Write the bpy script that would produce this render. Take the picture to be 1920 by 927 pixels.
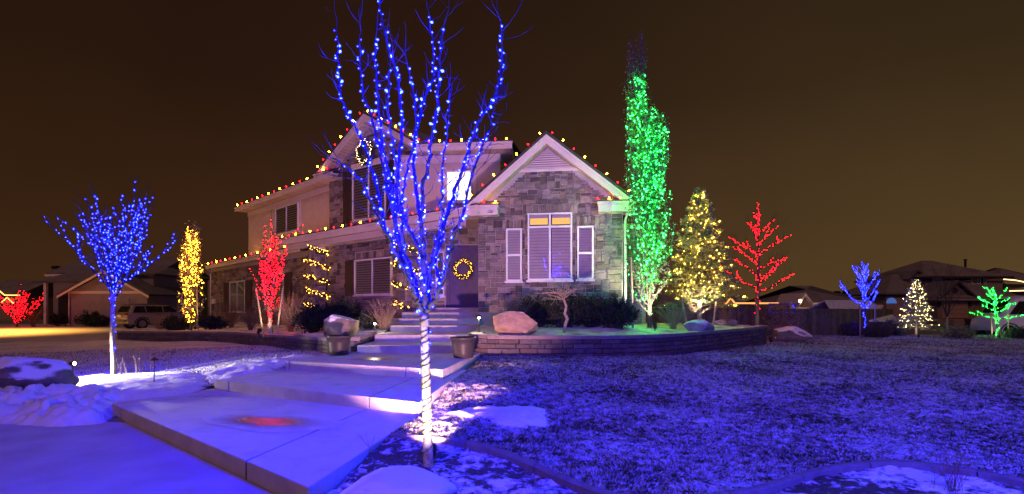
import bpy, math, random
import numpy as np
from mathutils import Vector, Matrix, noise

for o in list(bpy.data.objects):
    bpy.data.objects.remove(o)
SC = bpy.context.scene
COL = SC.collection
R = math.radians

# ------------------------------------------------------------------ camera
HOR, FPX = 575.0, 960.0            # eye level row and focal length, in photo pixels
CAM_Z = 1.6
cam = bpy.data.cameras.new('camera')
cam.lens, cam.sensor_width = 18.0, 36.0
cam.shift_y = (HOR - 463.5) / 1920.0
cam.clip_start, cam.clip_end = 0.05, 2000
camo = bpy.data.objects.new('camera', cam)
COL.objects.link(camo)
camo.location = (0, 0, CAM_Z)
camo.rotation_euler = (R(90), 0, 0)
SC.camera = camo

# ------------------------------------------------------------------ night sky
world = bpy.data.worlds.new('World')
SC.world = world
world.use_nodes = True
wn, wl = world.node_tree.nodes, world.node_tree.links
wn.clear()
w_out = wn.new('ShaderNodeOutputWorld')
w_bg = wn.new('ShaderNodeBackground')
w_tc = wn.new('ShaderNodeTexCoord')
w_sep = wn.new('ShaderNodeSeparateXYZ')
w_up = wn.new('ShaderNodeValToRGB')
w_mul = wn.new('ShaderNodeMix'); w_mul.data_type = 'RGBA'; w_mul.blend_type = 'MULTIPLY'
w_mul.inputs['Factor'].default_value = 1.0
w_side = wn.new('ShaderNodeMapRange')
w_sr = wn.new('ShaderNodeValToRGB')
wl.new(w_tc.outputs['Generated'], w_sep.inputs[0])
wl.new(w_sep.outputs['Z'], w_up.inputs[0])
cr = w_up.color_ramp
cr.elements[0].position = 0.0; cr.elements[0].color = (0.048, 0.0245, 0.0092, 1)
cr.elements[1].position = 0.60; cr.elements[1].color = (0.0125, 0.0064, 0.0032, 1)
e = cr.elements.new(0.18); e.color = (0.034, 0.0172, 0.0070, 1)
e = cr.elements.new(0.36); e.color = (0.020, 0.0102, 0.0046, 1)
w_side.inputs['From Min'].default_value = -0.8
w_side.inputs['From Max'].default_value = 0.8
wl.new(w_sep.outputs['X'], w_side.inputs['Value'])
wl.new(w_side.outputs[0], w_sr.inputs[0])
sr = w_sr.color_ramp
sr.elements[0].position = 0.0; sr.elements[0].color = (0.60, 0.50, 0.45, 1)
sr.elements[1].position = 1.0; sr.elements[1].color = (1.25, 1.45, 1.30, 1)
e = sr.elements.new(0.4); e.color = (0.72, 0.56, 0.68, 1)
wl.new(w_up.outputs[0], w_mul.inputs['A'])
wl.new(w_sr.outputs[0], w_mul.inputs['B'])
w_nz = wn.new('ShaderNodeTexNoise'); w_nz.inputs['Scale'].default_value = 2.2; w_nz.inputs['Detail'].default_value = 4
wl.new(w_tc.outputs['Generated'], w_nz.inputs['Vector'])
w_cl = wn.new('ShaderNodeMapRange'); w_cl.inputs['From Min'].default_value = .3; w_cl.inputs['From Max'].default_value = .7
w_cl.inputs['To Min'].default_value = .86; w_cl.inputs['To Max'].default_value = 1.14
wl.new(w_nz.outputs['Fac'], w_cl.inputs['Value'])
w_m2 = wn.new('ShaderNodeVectorMath'); w_m2.operation = 'SCALE'
wl.new(w_mul.outputs['Result'], w_m2.inputs[0]); wl.new(w_cl.outputs[0], w_m2.inputs['Scale'])
wl.new(w_m2.outputs[0], w_bg.inputs['Color'])
w_bg.inputs['Strength'].default_value = 1.7
wl.new(w_bg.outputs[0], w_out.inputs[0])

# low warm glow of the street behind the camera (takes the place of the sun at night)
sun = bpy.data.lights.new('street_glow', 'SUN')
sun.energy = 0.52
sun.angle = R(12)
sun.color = (1.0, 0.45, 0.42)
suno = bpy.data.objects.new('street_glow', sun)
COL.objects.link(suno)
suno.rotation_euler = Vector((0.40, 1.0, -0.72)).to_track_quat('-Z', 'Y').to_euler()

# the next blue lit tree of the row stands behind the viewer's right shoulder; only its light is in the picture
bl = bpy.data.lights.new('blue_tree_glow', 'POINT')
bl.energy = 5600
bl.color = (0.015, 0.02, 1.0)
bl.shadow_soft_size = 1.0
blo = bpy.data.objects.new('blue_tree_glow', bl)
COL.objects.link(blo)
blo.location = (4.6, -0.3, 3.3)

SC.view_settings.view_transform = 'Standard'
SC.view_settings.look = 'None'
SC.view_settings.exposure = 0.0
SC.view_settings.gamma = 1.0
SC.view_settings.use_curve_mapping = False
SC.render.engine = 'CYCLES'
SC.cycles.use_denoising = True
SC.cycles.sample_clamp_indirect = 3.0
SC.cycles.max_bounces = 6
SC.cycles.diffuse_bounces = 2
SC.cycles.glossy_bounces = 3
SC.cycles.transmission_bounces = 4
SC.cycles.transparent_max_bounces = 8
SC.cycles.caustics_reflective = False
SC.cycles.caustics_refractive = False
SC.cycles.use_light_tree = True


# ------------------------------------------------------------------ helpers
def P(x, y, Y):
    """photo pixel + distance -> point in the place"""
    return Vector(((x - 960) / FPX * Y, Y, CAM_Z + (HOR - y) / FPX * Y))


def hit(x, p0, d):
    """where the sight line through column x crosses the plan line p0 + t d; returns t"""
    k = (x - 960) / FPX
    return (k * p0[1] - p0[0]) / (d[0] - k * d[1])


def setp(o, label=None, cat=None, group=None, kind=None):
    if label: o['label'] = label
    if cat: o['category'] = cat
    if group: o['group'] = group
    if kind: o['kind'] = kind
    return o


ROOTINV = {}


def thing(name, loc, label=None, cat=None, group=None, kind=None):
    o = bpy.data.objects.new(name, None)
    o.empty_display_size = 0.2
    COL.objects.link(o)
    o.location = loc
    ROOTINV[o] = Matrix.Translation(-Vector(loc))
    return setp(o, label, cat, group, kind)


def link(name, me, parent=None, mat=None, basis=None, **kw):
    if mat is not None and len(me.materials) == 0:
        me.materials.append(mat)
    o = bpy.data.objects.new(name, me)
    COL.objects.link(o)
    if parent is not None:
        o.parent = parent
        if parent in ROOTINV:
            o.matrix_parent_inverse = ROOTINV[parent]
    if basis is not None:
        o.matrix_basis = basis
    return setp(o, **kw)


class MB:
    def __init__(self):
        self.v, self.f = [], []

    def add(self, vs, fs):
        b = len(self.v)
        self.v += [tuple(v) for v in vs]
        self.f += [tuple(i + b for i in f) for f in fs]
        return self

    def box(self, c, s, M=None):
        hx, hy, hz = s[0] / 2, s[1] / 2, s[2] / 2
        vs = [Vector((c[0] + sx * hx, c[1] + sy * hy, c[2] + sz * hz))
              for sx in (-1, 1) for sy in (-1, 1) for sz in (-1, 1)]
        if M is not None: vs = [M @ v for v in vs]
        return self.add(vs, [(0, 1, 3, 2), (4, 6, 7, 5), (0, 4, 5, 1), (2, 3, 7, 6), (0, 2, 6, 4), (1, 5, 7, 3)])

    def prism(self, poly, z0, z1):
        """vertical prism over plan polygon"""
        n = len(poly)
        # make ccw
        a = sum(poly[i][0] * poly[(i + 1) % n][1] - poly[(i + 1) % n][0] * poly[i][1] for i in range(n))
        if a < 0: poly = poly[::-1]
        vs = [(p[0], p[1], z0) for p in poly] + [(p[0], p[1], z1) for p in poly]
        fs = [tuple(range(n - 1, -1, -1)), tuple(range(n, 2 * n))]
        fs += [(i, (i + 1) % n, n + (i + 1) % n, n + i) for i in range(n)]
        return self.add(vs, fs)

    def slabpoly(self, pts, off):
        """polygon of 3D points extruded by vector off"""
        n = len(pts)
        off = Vector(off)
        vs = [Vector(p) for p in pts] + [Vector(p) + off for p in pts]
        fs = [tuple(range(n)), tuple(range(2 * n - 1, n - 1, -1))]
        fs += [(i, n + i, n + (i + 1) % n, (i + 1) % n) for i in range(n)]
        return self.add(vs, fs)

    def tube(self, pts, rad, k=6, cap=True):
        pts = [Vector(p) for p in pts]
        if not hasattr(rad, '__len__'): rad = [rad] * len(pts)
        b = len(self.v)
        up = Vector((0.31, 0.17, 0.93))
        n = len(pts)
        nrm = None
        for i, p in enumerate(pts):
            t = (pts[min(i + 1, n - 1)] - pts[max(i - 1, 0)])
            if t.length < 1e-9: t = Vector((0, 0, 1))
            t.normalize()
            if nrm is None:
                nrm = t.cross(Vector((1, 0.2, 0)) if abs(t.z) > .6 else up)
            nrm = (nrm - t * nrm.dot(t))
            if nrm.length < 1e-6: nrm = t.orthogonal()
            nrm.normalize()
            bn = t.cross(nrm)
            for j in range(k):
                a = 2 * math.pi * j / k
                q = p + (nrm * math.cos(a) + bn * math.sin(a)) * rad[i]
                self.v.append((q.x, q.y, q.z))
        for i in range(n - 1):
            for j in range(k):
                j2 = (j + 1) % k
                self.f.append((b + i * k + j, b + i * k + j2, b + (i + 1) * k + j2, b + (i + 1) * k + j))
        if cap:
            self.f.append(tuple(b + j for j in range(k - 1, -1, -1)))
            self.f.append(tuple(b + (n - 1) * k + j for j in range(k)))
        return self

    def lathe(self, prof, c=(0, 0, 0), k=12, M=None):
        b = len(self.v)
        for (r, z) in prof:
            for j in range(k):
                a = 2 * math.pi * j / k
                q = Vector((r * math.cos(a), r * math.sin(a), z))
                q = (M @ q) if M is not None else q + Vector(c)
                self.v.append((q.x, q.y, q.z))
        m = len(prof)
        for i in range(m - 1):
            for j in range(k):
                j2 = (j + 1) % k
                self.f.append((b + i * k + j, b + i * k + j2, b + (i + 1) * k + j2, b + (i + 1) * k + j))
        self.f.append(tuple(b + j for j in range(k - 1, -1, -1)))
        self.f.append(tuple(b + (m - 1) * k + j for j in range(k)))
        return self

    def mesh(self, name, smooth=False):
        me = bpy.data.meshes.new(name)
        me.from_pydata(self.v, [], self.f)
        if smooth:
            me.polygons.foreach_set('use_smooth', [True] * len(me.polygons))
        me.update()
        return me

    def build(self, name, mat, parent=None, smooth=False, **kw):
        return link(name, self.mesh(name, smooth), parent, mat, **kw)


def np_mesh(name, V, F, smooth=False):
    me = bpy.data.meshes.new(name)
    V = np.asarray(V, dtype=np.float32); F = np.asarray(F, dtype=np.int32)
    k = F.shape[1]
    me.vertices.add(len(V)); me.vertices.foreach_set('co', V.ravel())
    me.loops.add(F.size); me.loops.foreach_set('vertex_index', F.ravel())
    me.polygons.add(len(F))
    me.polygons.foreach_set('loop_start', np.arange(len(F), dtype=np.int32) * k)
    if smooth: me.polygons.foreach_set('use_smooth', np.ones(len(F), dtype=bool))
    me.update(calc_edges=True)
    return me


# ------------------------------------------------------------------ materials
MATS = {}


def mat(name, col, col2=None, rough=0.8, scale=6.0, bump=0.0, bscale=None, var=None, snow=0.0, snow_scale=5.0,
        metallic=0.0, spec=0.3, detail=5.0, snow_lo=0.35, snow_hi=0.75, coat=0.0):
    """procedural principled surface: two colours mixed by noise, optional per-piece variation, snow lying on upward faces"""
    if name in MATS: return MATS[name]
    m = bpy.data.materials.new(name)
    m.use_nodes = True
    N, L = m.node_tree.nodes, m.node_tree.links
    b = N['Principled BSDF']
    b.inputs['Roughness'].default_value = rough
    b.inputs['Metallic'].default_value = metallic
    b.inputs['Specular IOR Level'].default_value = spec
    b.inputs['Coat Weight'].default_value = coat
    geo = N.new('ShaderNodeNewGeometry')
    tc = N.new('ShaderNodeTexCoord')
    nz = N.new('ShaderNodeTexNoise')
    nz.inputs['Scale'].default_value = scale
    nz.inputs['Detail'].default_value = detail
    nz.inputs['Roughness'].default_value = 0.62
    L.new(geo.outputs['Position'], nz.inputs['Vector'])
    mix = N.new('ShaderNodeMix'); mix.data_type = 'RGBA'
    mix.inputs['A'].default_value = (*col, 1)
    mix.inputs['B'].default_value = (*(col2 or [c * .7 for c in col]), 1)
    rp = N.new('ShaderNodeMapRange')
    rp.inputs['From Min'].default_value = 0.35; rp.inputs['From Max'].default_value = 0.65
    L.new(nz.outputs['Fac'], rp.inputs['Value'])
    L.new(rp.outputs[0], mix.inputs['Factor'])
    out = mix.outputs['Result']
    if var:
        kind, amt = var
        if kind == 'object':
            src = N.new('ShaderNodeObjectInfo').outputs['Random']
        else:
            src = geo.outputs['Random Per Island']
        hsv = N.new('ShaderNodeHueSaturation')
        mr = N.new('ShaderNodeMapRange')
        mr.inputs['To Min'].default_value = 1 - amt; mr.inputs['To Max'].default_value = 1 + amt
        L.new(src, mr.inputs['Value'])
        L.new(mr.outputs[0], hsv.inputs['Value'])
        wn_ = N.new('ShaderNodeTexWhiteNoise'); wn_.noise_dimensions = '1D'
        L.new(src, wn_.inputs['W'])
        m2 = N.new('ShaderNodeMapRange')
        m2.inputs['To Min'].default_value = 0.5; m2.inputs['To Max'].default_value = 1.25
        L.new(wn_.outputs['Value'], m2.inputs['Value'])
        L.new(m2.outputs[0], hsv.inputs['Saturation'])
        L.new(out, hsv.inputs['Color'])
        out = hsv.outputs['Color']
    if snow > 0:
        sep = N.new('ShaderNodeSeparateXYZ')
        L.new(geo.outputs['Normal'], sep.inputs[0])
        n2 = N.new('ShaderNodeTexNoise')
        n2.inputs['Scale'].default_value = snow_scale; n2.inputs['Detail'].default_value = 6
        L.new(geo.outputs['Position'], n2.inputs['Vector'])
        ad = N.new('ShaderNodeMath'); ad.operation = 'MULTIPLY_ADD'
        ad.inputs[1].default_value = 0.9; 
        L.new(n2.outputs['Fac'], ad.inputs[0])
        sb = N.new('ShaderNodeMath'); sb.operation = 'SUBTRACT'; sb.inputs[1].default_value = 0.45
        L.new(sep.outputs['Z'], sb.inputs[0])
        L.new(sb.outputs[0], ad.inputs[2])
        mr = N.new('ShaderNodeMapRange')
        mr.inputs['From Min'].default_value = snow_lo; mr.inputs['From Max'].default_value = snow_hi
        mr.inputs['To Max'].default_value = snow
        L.new(ad.outputs[0], mr.inputs['Value'])
        ms = N.new('ShaderNodeMix'); ms.data_type = 'RGBA'
        ms.inputs['B'].default_value = (0.80, 0.82, 0.86, 1)
        L.new(mr.outputs[0], ms.inputs['Factor'])
        L.new(out, ms.inputs['A'])
        out = ms.outputs['Result']
    L.new(out, b.inputs['Base Color'])
    if bump > 0:
        n3 = N.new('ShaderNodeTexNoise')
        n3.inputs['Scale'].default_value = bscale or scale * 4
        n3.inputs['Detail'].default_value = 6
        L.new(geo.outputs['Position'], n3.inputs['Vector'])
        bp = N.new('ShaderNodeBump')
        bp.inputs['Strength'].default_value = bump
        bp.inputs['Distance'].default_value = 0.02
        L.new(n3.outputs['Fac'], bp.inputs['Height'])
        L.new(bp.outputs['Normal'], b.inputs['Normal'])
    MATS[name] = m
    return m


def emit(name, col, strength):
    if name in MATS: return MATS[name]
    m = bpy.data.materials.new(name)
    m.use_nodes = True
    N, L = m.node_tree.nodes, m.node_tree.links
    N.clear()
    o = N.new('ShaderNodeOutputMaterial')
    e = N.new('ShaderNodeEmission')
    e.inputs['Color'].default_value = (*col, 1)
    e.inputs['Strength'].default_value = strength
    L.new(e.outputs[0], o.inputs[0])
    MATS[name] = m
    return m


def glass(name, tint=(0.9, 0.95, 1.0)):
    if name in MATS: return MATS[name]
    m = bpy.data.materials.new(name)
    m.use_nodes = True
    N, L = m.node_tree.nodes, m.node_tree.links
    N.clear()
    o = N.new('ShaderNodeOutputMaterial')
    t = N.new('ShaderNodeBsdfTransparent'); t.inputs['Color'].default_value = (*tint, 1)
    g = N.new('ShaderNodeBsdfGlossy'); g.inputs['Roughness'].default_value = 0.02
    fr = N.new('ShaderNodeFresnel'); fr.inputs['IOR'].default_value = 1.5
    mp = N.new('ShaderNodeMath'); mp.operation = 'MULTIPLY_ADD'
    mp.inputs[1].default_value = 1.1; mp.inputs[2].default_value = 0.05
    L.new(fr.outputs[0], mp.inputs[0])
    x = N.new('ShaderNodeMixShader')
    L.new(mp.outputs[0], x.inputs[0]); L.new(t.outputs[0], x.inputs[1]); L.new(g.outputs[0], x.inputs[2])
    L.new(x.outputs[0], o.inputs[0])
    MATS[name] = m
    return m


STONE_C = ((0.22, 0.175, 0.145), (0.13, 0.11, 0.095))
M_stone = mat('ledge_stone', *STONE_C, rough=0.9, scale=7, bump=0.8, bscale=22, var=('object', 0.58))
M_stone_i = mat('ledge_stone_far', *STONE_C, rough=0.9, scale=7, bump=0.8, bscale=22, var=('island', 0.58))
M_mortar = mat('mortar', (0.42, 0.40, 0.38), (0.34, 0.32, 0.30), rough=0.95, scale=20)
M_stucco = mat('stucco', (0.52, 0.45, 0.38), (0.46, 0.39, 0.33), rough=0.95, scale=2.5, bump=0.15, bscale=120)
M_trim = mat('cream_trim', (0.66, 0.60, 0.53), (0.60, 0.54, 0.48), rough=0.55, scale=3)
M_soffit = mat('soffit_board', (0.56, 0.46, 0.35), (0.48, 0.39, 0.30), rough=0.6, scale=4, var=('object', 0.10))
M_shingle = mat('asphalt_shingle', (0.07, 0.065, 0.06), (0.04, 0.04, 0.04), rough=0.95, scale=9, bump=0.4, bscale=30, snow=0.35, snow_scale=1.3, snow_lo=0.4, snow_hi=1.1)
M_frame = mat('white_vinyl', (0.72, 0.72, 0.72), (0.66, 0.66, 0.66), rough=0.4, scale=3)
M_shutter = mat('dark_shutter', (0.045, 0.030, 0.024), (0.03, 0.02, 0.017), rough=0.6, scale=12)
M_blind = mat('blind_slat', (0.52, 0.48, 0.43), (0.46, 0.42, 0.38), rough=0.6, scale=3)
M_dark = mat('dark_interior', (0.03, 0.025, 0.025), rough=0.9)
M_glass = glass('window_glass')
M_door = mat('door_wood_blue_spill', (0.085, 0.055, 0.19), (0.06, 0.04, 0.14), rough=0.45, scale=6)  # blue spill from the tree lights is put into the door's base colour
M_concrete = mat('concrete', (0.52, 0.49, 0.45), (0.38, 0.36, 0.33), rough=0.85, scale=3.0, bump=0.25, bscale=60, snow=0.58, snow_scale=3.2, snow_lo=0.62, snow_hi=1.0)
M_concrete_w = mat('concrete_wet', (0.13, 0.12, 0.115), (0.09, 0.085, 0.08), rough=0.10, scale=5, spec=0.6)
M_joint = mat('joint_dark', (0.03, 0.03, 0.03), rough=1)
M_block = mat('wall_block', (0.13, 0.10, 0.085), (0.08, 0.065, 0.058), rough=0.95, scale=9, bump=0.7, bscale=35, var=('object', 0.25))
M_cap = mat('wall_cap', (0.24, 0.19, 0.16), (0.17, 0.14, 0.12), rough=0.95, scale=9, bump=0.5, bscale=35, snow=0.8, snow_scale=4, snow_lo=0.2, snow_hi=0.8)
M_rock = mat('boulder', (0.22, 0.17, 0.13), (0.10, 0.085, 0.075), rough=0.9, scale=3.5, bump=0.9, bscale=9, snow=0.95, snow_scale=3.0, snow_lo=0.42, snow_hi=0.62)
M_rock_tan = mat('tan_boulder', (0.42, 0.30, 0.18), (0.26, 0.18, 0.11), rough=0.9, scale=4, bump=0.9, bscale=11, snow=0.8, snow_scale=4, snow_lo=0.75, snow_hi=1.0)
M_snow = mat('snow', (0.80, 0.82, 0.86), (0.70, 0.72, 0.76), rough=0.75, scale=9, bump=0.9, bscale=20, spec=0.2)
M_limb = mat('dark_bark', (0.075, 0.055, 0.048), (0.04, 0.032, 0.03), rough=0.85, scale=40, bump=0.6, bscale=90)
M_bark = mat('bark', (0.12, 0.09, 0.075), (0.07, 0.055, 0.045), rough=0.9, scale=30, bump=0.5, bscale=70)
M_birch = mat('pale_bark', (0.48, 0.38, 0.29), (0.22, 0.15, 0.10), rough=0.75, scale=26, bump=0.5, bscale=80)
M_twig = mat('twig', (0.20, 0.14, 0.10), (0.12, 0.09, 0.07), rough=0.9, scale=30)
M_twig_tan = mat('dry_twig', (0.34, 0.24, 0.15), (0.24, 0.17, 0.11), rough=0.9, scale=20)
M_wire = mat('green_wire', (0.015, 0.03, 0.02), rough=0.5)
M_needle = mat('needles', (0.05, 0.075, 0.045), (0.03, 0.05, 0.03), rough=0.7, scale=8, var=('island', 0.5))
M_needle_f = mat('frosted_needles', (0.27, 0.30, 0.11), (0.13, 0.16, 0.06), rough=0.7, scale=6, var=('island', 0.6))
M_needle_d = mat('dark_needles', (0.028, 0.042, 0.026), (0.018, 0.028, 0.018), rough=0.75, scale=8, var=('island', 0.6))
M_leaf = mat('dry_leaf', (0.30, 0.25, 0.17), (0.17, 0.15, 0.10), rough=0.7, scale=8, var=('island', 0.5))
M_leaf_d = mat('dark_dry_leaf', (0.17, 0.14, 0.10), (0.10, 0.085, 0.06), rough=0.7, scale=8, var=('island', 0.6))
M_wood = mat('stake_wood', (0.42, 0.31, 0.20), (0.32, 0.23, 0.15), rough=0.8, scale=14)
M_fence = mat('fence_wood', (0.13, 0.085, 0.06), (0.085, 0.055, 0.042), rough=0.9, scale=6, var=('object', 0.3))
M_pot = mat('glazed_pot', (0.045, 0.04, 0.038), (0.03, 0.028, 0.027), rough=0.35, scale=10)
M_black = mat('black_metal', (0.02, 0.02, 0.02), rough=0.4)

# emitters: light strings, lamps, lit panes
BLUE, RED, GREEN, WARM, GOLD = (0.0006, 0.0011, 1.0), (1.0, 0.004, 0.012), (0.004, 1.0, 0.020), (1.0, 0.44, 0.05), (1.0, 0.36, 0.014)
E_blue_near = emit('led_blue_near', BLUE, 1500)
E_blue = emit('led_blue', (0.002, 0.0035, 1.0), 430)
E_blue_far = emit('led_blue_far', (0.003, 0.0045, 1.0), 380)
E_red = emit('led_red', (1.0, 0.0025, 0.009), 48)
E_green = emit('led_green', GREEN, 460)
E_gold = emit('led_gold', GOLD, 85)
E_warm = emit('led_warm', (1.0, 0.46, 0.020), 330)
E_cool = emit('led_cool_white', (1.0, 0.70, 0.24), 34)
E_roof_w = emit('bulb_warm', (1.0, 0.36, 0.006), 230)
E_roof_r = emit('bulb_red', (1.0, 0.002, 0.006), 55)
E_window = emit('lit_room', (1.0, 0.80, 0.50), 2.6)
E_transom = emit('lit_shade', (1.0, 0.50, 0.16), 1.3)
E_lens = emit('lamp_lens', (1.0, 0.80, 0.55), 60)

# ================================================================== GROUND
CTRL = np.array([
    (-8, 4, 0), (-4, 4, 0), (-12, 7, 0), (-3, 3, 0), (-6, 5.5, 0), (-10, 6, 0), (-2.5, 1, 0), (-16, 5, 0), (-8, 1, 0),
    (0, 3.5, .04), (2, 4.6, .08), (5, 5.5, .08), (10, 7, .08), (-.7, 6.2, .17), (0, 9, .31), (0, 11.3, .43), (2.5, 11.4, .42),
    (5, 13, .35), (7, 15, .30), (9.5, 18.2, .24), (14, 20, .2), (20, 22, .2), (5, 9, .22), (10, 12, .2), (15, 14, .15),
    (22, 16, .15), (28, 24, .15), (16, 24.5, .16), (22, 25, .16), (2, 2, 0.02), (6, 2.5, .04),
    (15, 30, -.2), (25, 32, -.2), (10, 34, -.2), (30, 42, -.2), (40, 60, -.1), (0, 60, 0), (-30, 60, 0), (0, 40, 0.1),
    (-8.3, 10.5, .13), (-6.2, 9.6, .20), (-4.6, 11, .42), (-5, 13, .42), (-7.4, 15.9, .30), (-10.9, 19.3, .20),
    (-18, 23, .08), (-12, 13, .10), (-18, 18, .04), (-25, 25, 0), (-15, 9, .03), (-20, 12, 0), (-30, 35, 0), (-22, 28, 0), (-40, 40, 0)])


def nw(X, Y, C, s=1.0):
    X = np.asarray(X, float); Y = np.asarray(Y, float)
    num = np.zeros_like(X); den = np.zeros_like(X)
    for (cx, cy, cz) in C:
        w = 1.0 / ((X - cx) ** 2 + (Y - cy) ** 2 + s) ** 2
        num += w * cz; den += w
    return num / den


def g(x, y):
    return float(nw(np.array([x]), np.array([y]), CTRL)[0])


def inside(X, Y, poly):
    r = np.zeros(X.shape, bool)
    n = len(poly)
    for i in range(n):
        x0, y0 = poly[i]; x1, y1 = poly[(i + 1) % n]
        if y0 == y1: continue
        c = ((y0 > Y) != (y1 > Y)) & (X < (x1 - x0) * (Y - y0) / (y1 - y0) + x0)
        r ^= c
    return r


def vnoise(X, Y, scale, seed=0.0, octaves=3):
    out = np.empty(X.size)
    xf, yf = X.ravel(), Y.ravel()
    for i in range(xf.size):
        out[i] = noise.fractal(Vector((xf[i] * scale + seed, yf[i] * scale - seed, seed)), 1.0, 2.0, octaves)
    return out.reshape(X.shape)


def sheet(name, poly, zf, res, m, parent=None, **kw):
    """grid sheet clipped to a plan polygon, heights from zf(X, Y)"""
    xs = [p[0] for p in poly]; ys = [p[1] for p in poly]
    nx = int((max(xs) - min(xs)) / res) + 2; ny = int((max(ys) - min(ys)) / res) + 2
    X, Y = np.meshgrid(min(xs) + np.arange(nx) * res, min(ys) + np.arange(ny) * res)
    Z = zf(X, Y)
    cx = (X[:-1, :-1] + X[1:, 1:]) / 2; cy = (Y[:-1, :-1] + Y[1:, 1:]) / 2
    keep = inside(cx, cy, poly)
    I = np.arange(nx * ny).reshape(ny, nx)
    F = np.stack([I[:-1, :-1][keep], I[:-1, 1:][keep], I[1:, 1:][keep], I[1:, :-1][keep]], 1)
    V = np.stack([X.ravel(), Y.ravel(), Z.ravel()], 1)
    used = np.unique(F)
    rm = np.full(len(V), -1); rm[used] = np.arange(len(used))
    return link(name, np_mesh(name, V[used], rm[F], True), parent, m, **kw)


# big ground sheet out to the horizon
gx = np.concatenate([-np.geomspace(900, 34, 12), np.arange(-32, 33, 1.0), np.geomspace(34, 900, 12)])
gy = np.concatenate([-np.geomspace(300, 8, 6), np.arange(-6, 46, 1.0), np.geomspace(48, 1200, 14)])
GX, GY = np.meshgrid(gx, gy)
GZ = nw(GX, GY, CTRL) - 0.06
I = np.arange(GX.size).reshape(GX.shape)
F = np.stack([I[:-1, :-1].ravel(), I[:-1, 1:].ravel(), I[1:, 1:].ravel(), I[1:, :-1].ravel()], 1)
M_ground = mat('frozen_ground', (0.12, 0.10, 0.08), (0.30, 0.29, 0.28), rough=0.95, scale=1.5, bump=0.4, bscale=12)
link('ground', np_mesh('ground', np.stack([GX.ravel(), GY.ravel(), GZ.ravel()], 1), F, True), None, M_ground, kind='structure')

# driveway and front pavement: concrete under a dusting of snow, with saw-cut joints
drive = thing('driveway', (-6, 3, 0), kind='structure')
M_drive = mat('drive_concrete', (0.36, 0.34, 0.33), (0.28, 0.265, 0.255), rough=0.8, scale=2.2, bump=0.2, bscale=70,
              snow=0.50, snow_scale=1.7, snow_lo=0.5, snow_hi=1.1)
fl, fr = Vector((-5.9, 7.54)), Vector((-1.61, 4.05))      # front edge of the lowest walk slab
bankline = [(-24, 8.55), (-13, 7.55), (-9.6, 7.45), (-7.6, 7.35), (-6.3, 7.3)]
cutx = -6.05
for poly in ([(-24, -3), (-24, 6.72), (-13, 6.85), (-7.6, 6.98), (-6.1, 7.02), (-5.53, 7.23), (-1.4, 3.85), (-1.0, 2.9), (-1.0, -3)],
             [(-24, 6.75), (-13, 6.88), (-7.6, 7.01), (-6.12, 7.05), (-5.56, 7.26), (-5.75, 7.9), (-8, 9), (-24, 9.5)]):
    MB().prism(poly, -0.12, 0.0).build('paving_slab', M_drive, drive)
# far drive of the neighbour at left, lit by a sodium lamp
MB().prism([(-60, 22.2), (-19.2, 22.6), (-18.6, 24.4), (-14, 30), (-14, 46), (-60, 46)], -0.03, 0.035).build('road', M_drive, kind='structure')

# ---------------------------------------------------------------- walk of three broad slabs
walk = thing('walkway', (-3.5, 7, 0), kind='structure')


def lerp2(a, b, t): return (a[0] + (b[0] - a[0]) * t, a[1] + (b[1] - a[1]) * t)


def slab(quad, z0, z1, cuts):
    """quad: front-left, front-right, back-right, back-left; cut into strips by joints"""
    a, b, c, d = quad
    e = [0] + cuts + [1]
    for i in range(len(e) - 1):
        t0 = e[i] + (0.0022 if i else 0); t1 = e[i + 1] - (0.0022 if i < len(e) - 2 else 0)
        p = [lerp2(a, b, t0), lerp2(a, b, t1), lerp2(d, c, t1), lerp2(d, c, t0)]
        mb = MB().prism(p, z0, z1)
        o = mb.build('slab', M_concrete, walk)
        bv = o.modifiers.new('edge', 'BEVEL'); bv.width = 0.012; bv.segments = 2
    # dark bed under the joints
    m_ = ((a[0] + b[0] + c[0] + d[0]) / 4, (a[1] + b[1] + c[1] + d[1]) / 4)
    MB().prism([lerp2(q_, m_, .025) for q_ in (a, b, c, d)], z0 + .01, z1 - 0.02).build('joint_fill', M_joint, walk)


slab([(-5.9, 7.54), (-1.61, 4.05), (-1.0, 8.4), (-4.7, 10.0)], -0.10, 0.17, [0.085, 0.80])
slab([(-5.1, 8.77), (-1.22, 6.72), (-.90, 10.2), (-4.2, 11.6)], 0.05, 0.34, [0.09, 0.80])
slab([(-4.54, 10.26), (-1.20, 8.87), (-.72, 12.3), (-4.0, 12.9)], 0.20, 0.51, [0.03, 0.79])


def blob(name, c, rx, ry, rot, z, m, seed, **kw):
    mb = MB()
    n = 40
    pts = []
    for i in range(n):
        a = 2 * math.pi * i / n
        r = 1 + 0.35 * noise.noise(Vector((math.cos(a) * 1.3, math.sin(a) * 1.3, seed)))
        x, y = rx * r * math.cos(a), ry * r * math.sin(a)
        pts.append((c[0] + x * math.cos(rot) - y * math.sin(rot), c[1] + x * math.sin(rot) + y * math.cos(rot), z))
    rings = 6
    ctr = Vector((c[0], c[1], z))
    for q_ in range(rings):
        f_ = 1 - q_ / rings
        mb.v += [tuple(ctr.lerp(Vector(p_), f_)) for p_ in pts]
    mb.v.append(tuple(ctr))
    for q_ in range(rings - 1):
        mb.f += [(q_ * n + i, q_ * n + (i + 1) % n, (q_ + 1) * n + (i + 1) % n, (q_ + 1) * n + i) for i in range(n)]
    mb.f += [((rings - 1) * n + i, (rings - 1) * n + (i + 1) % n, rings * n) for i in range(n)]
    o = mb.build(name, m, **kw)
    at_ = o.data.attributes.new('wet', 'FLOAT', 'POINT')
    at_.data.foreach_set('value', [q_ / rings for q_ in range(rings) for _ in range(n)] + [1.0])
    return o


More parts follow.
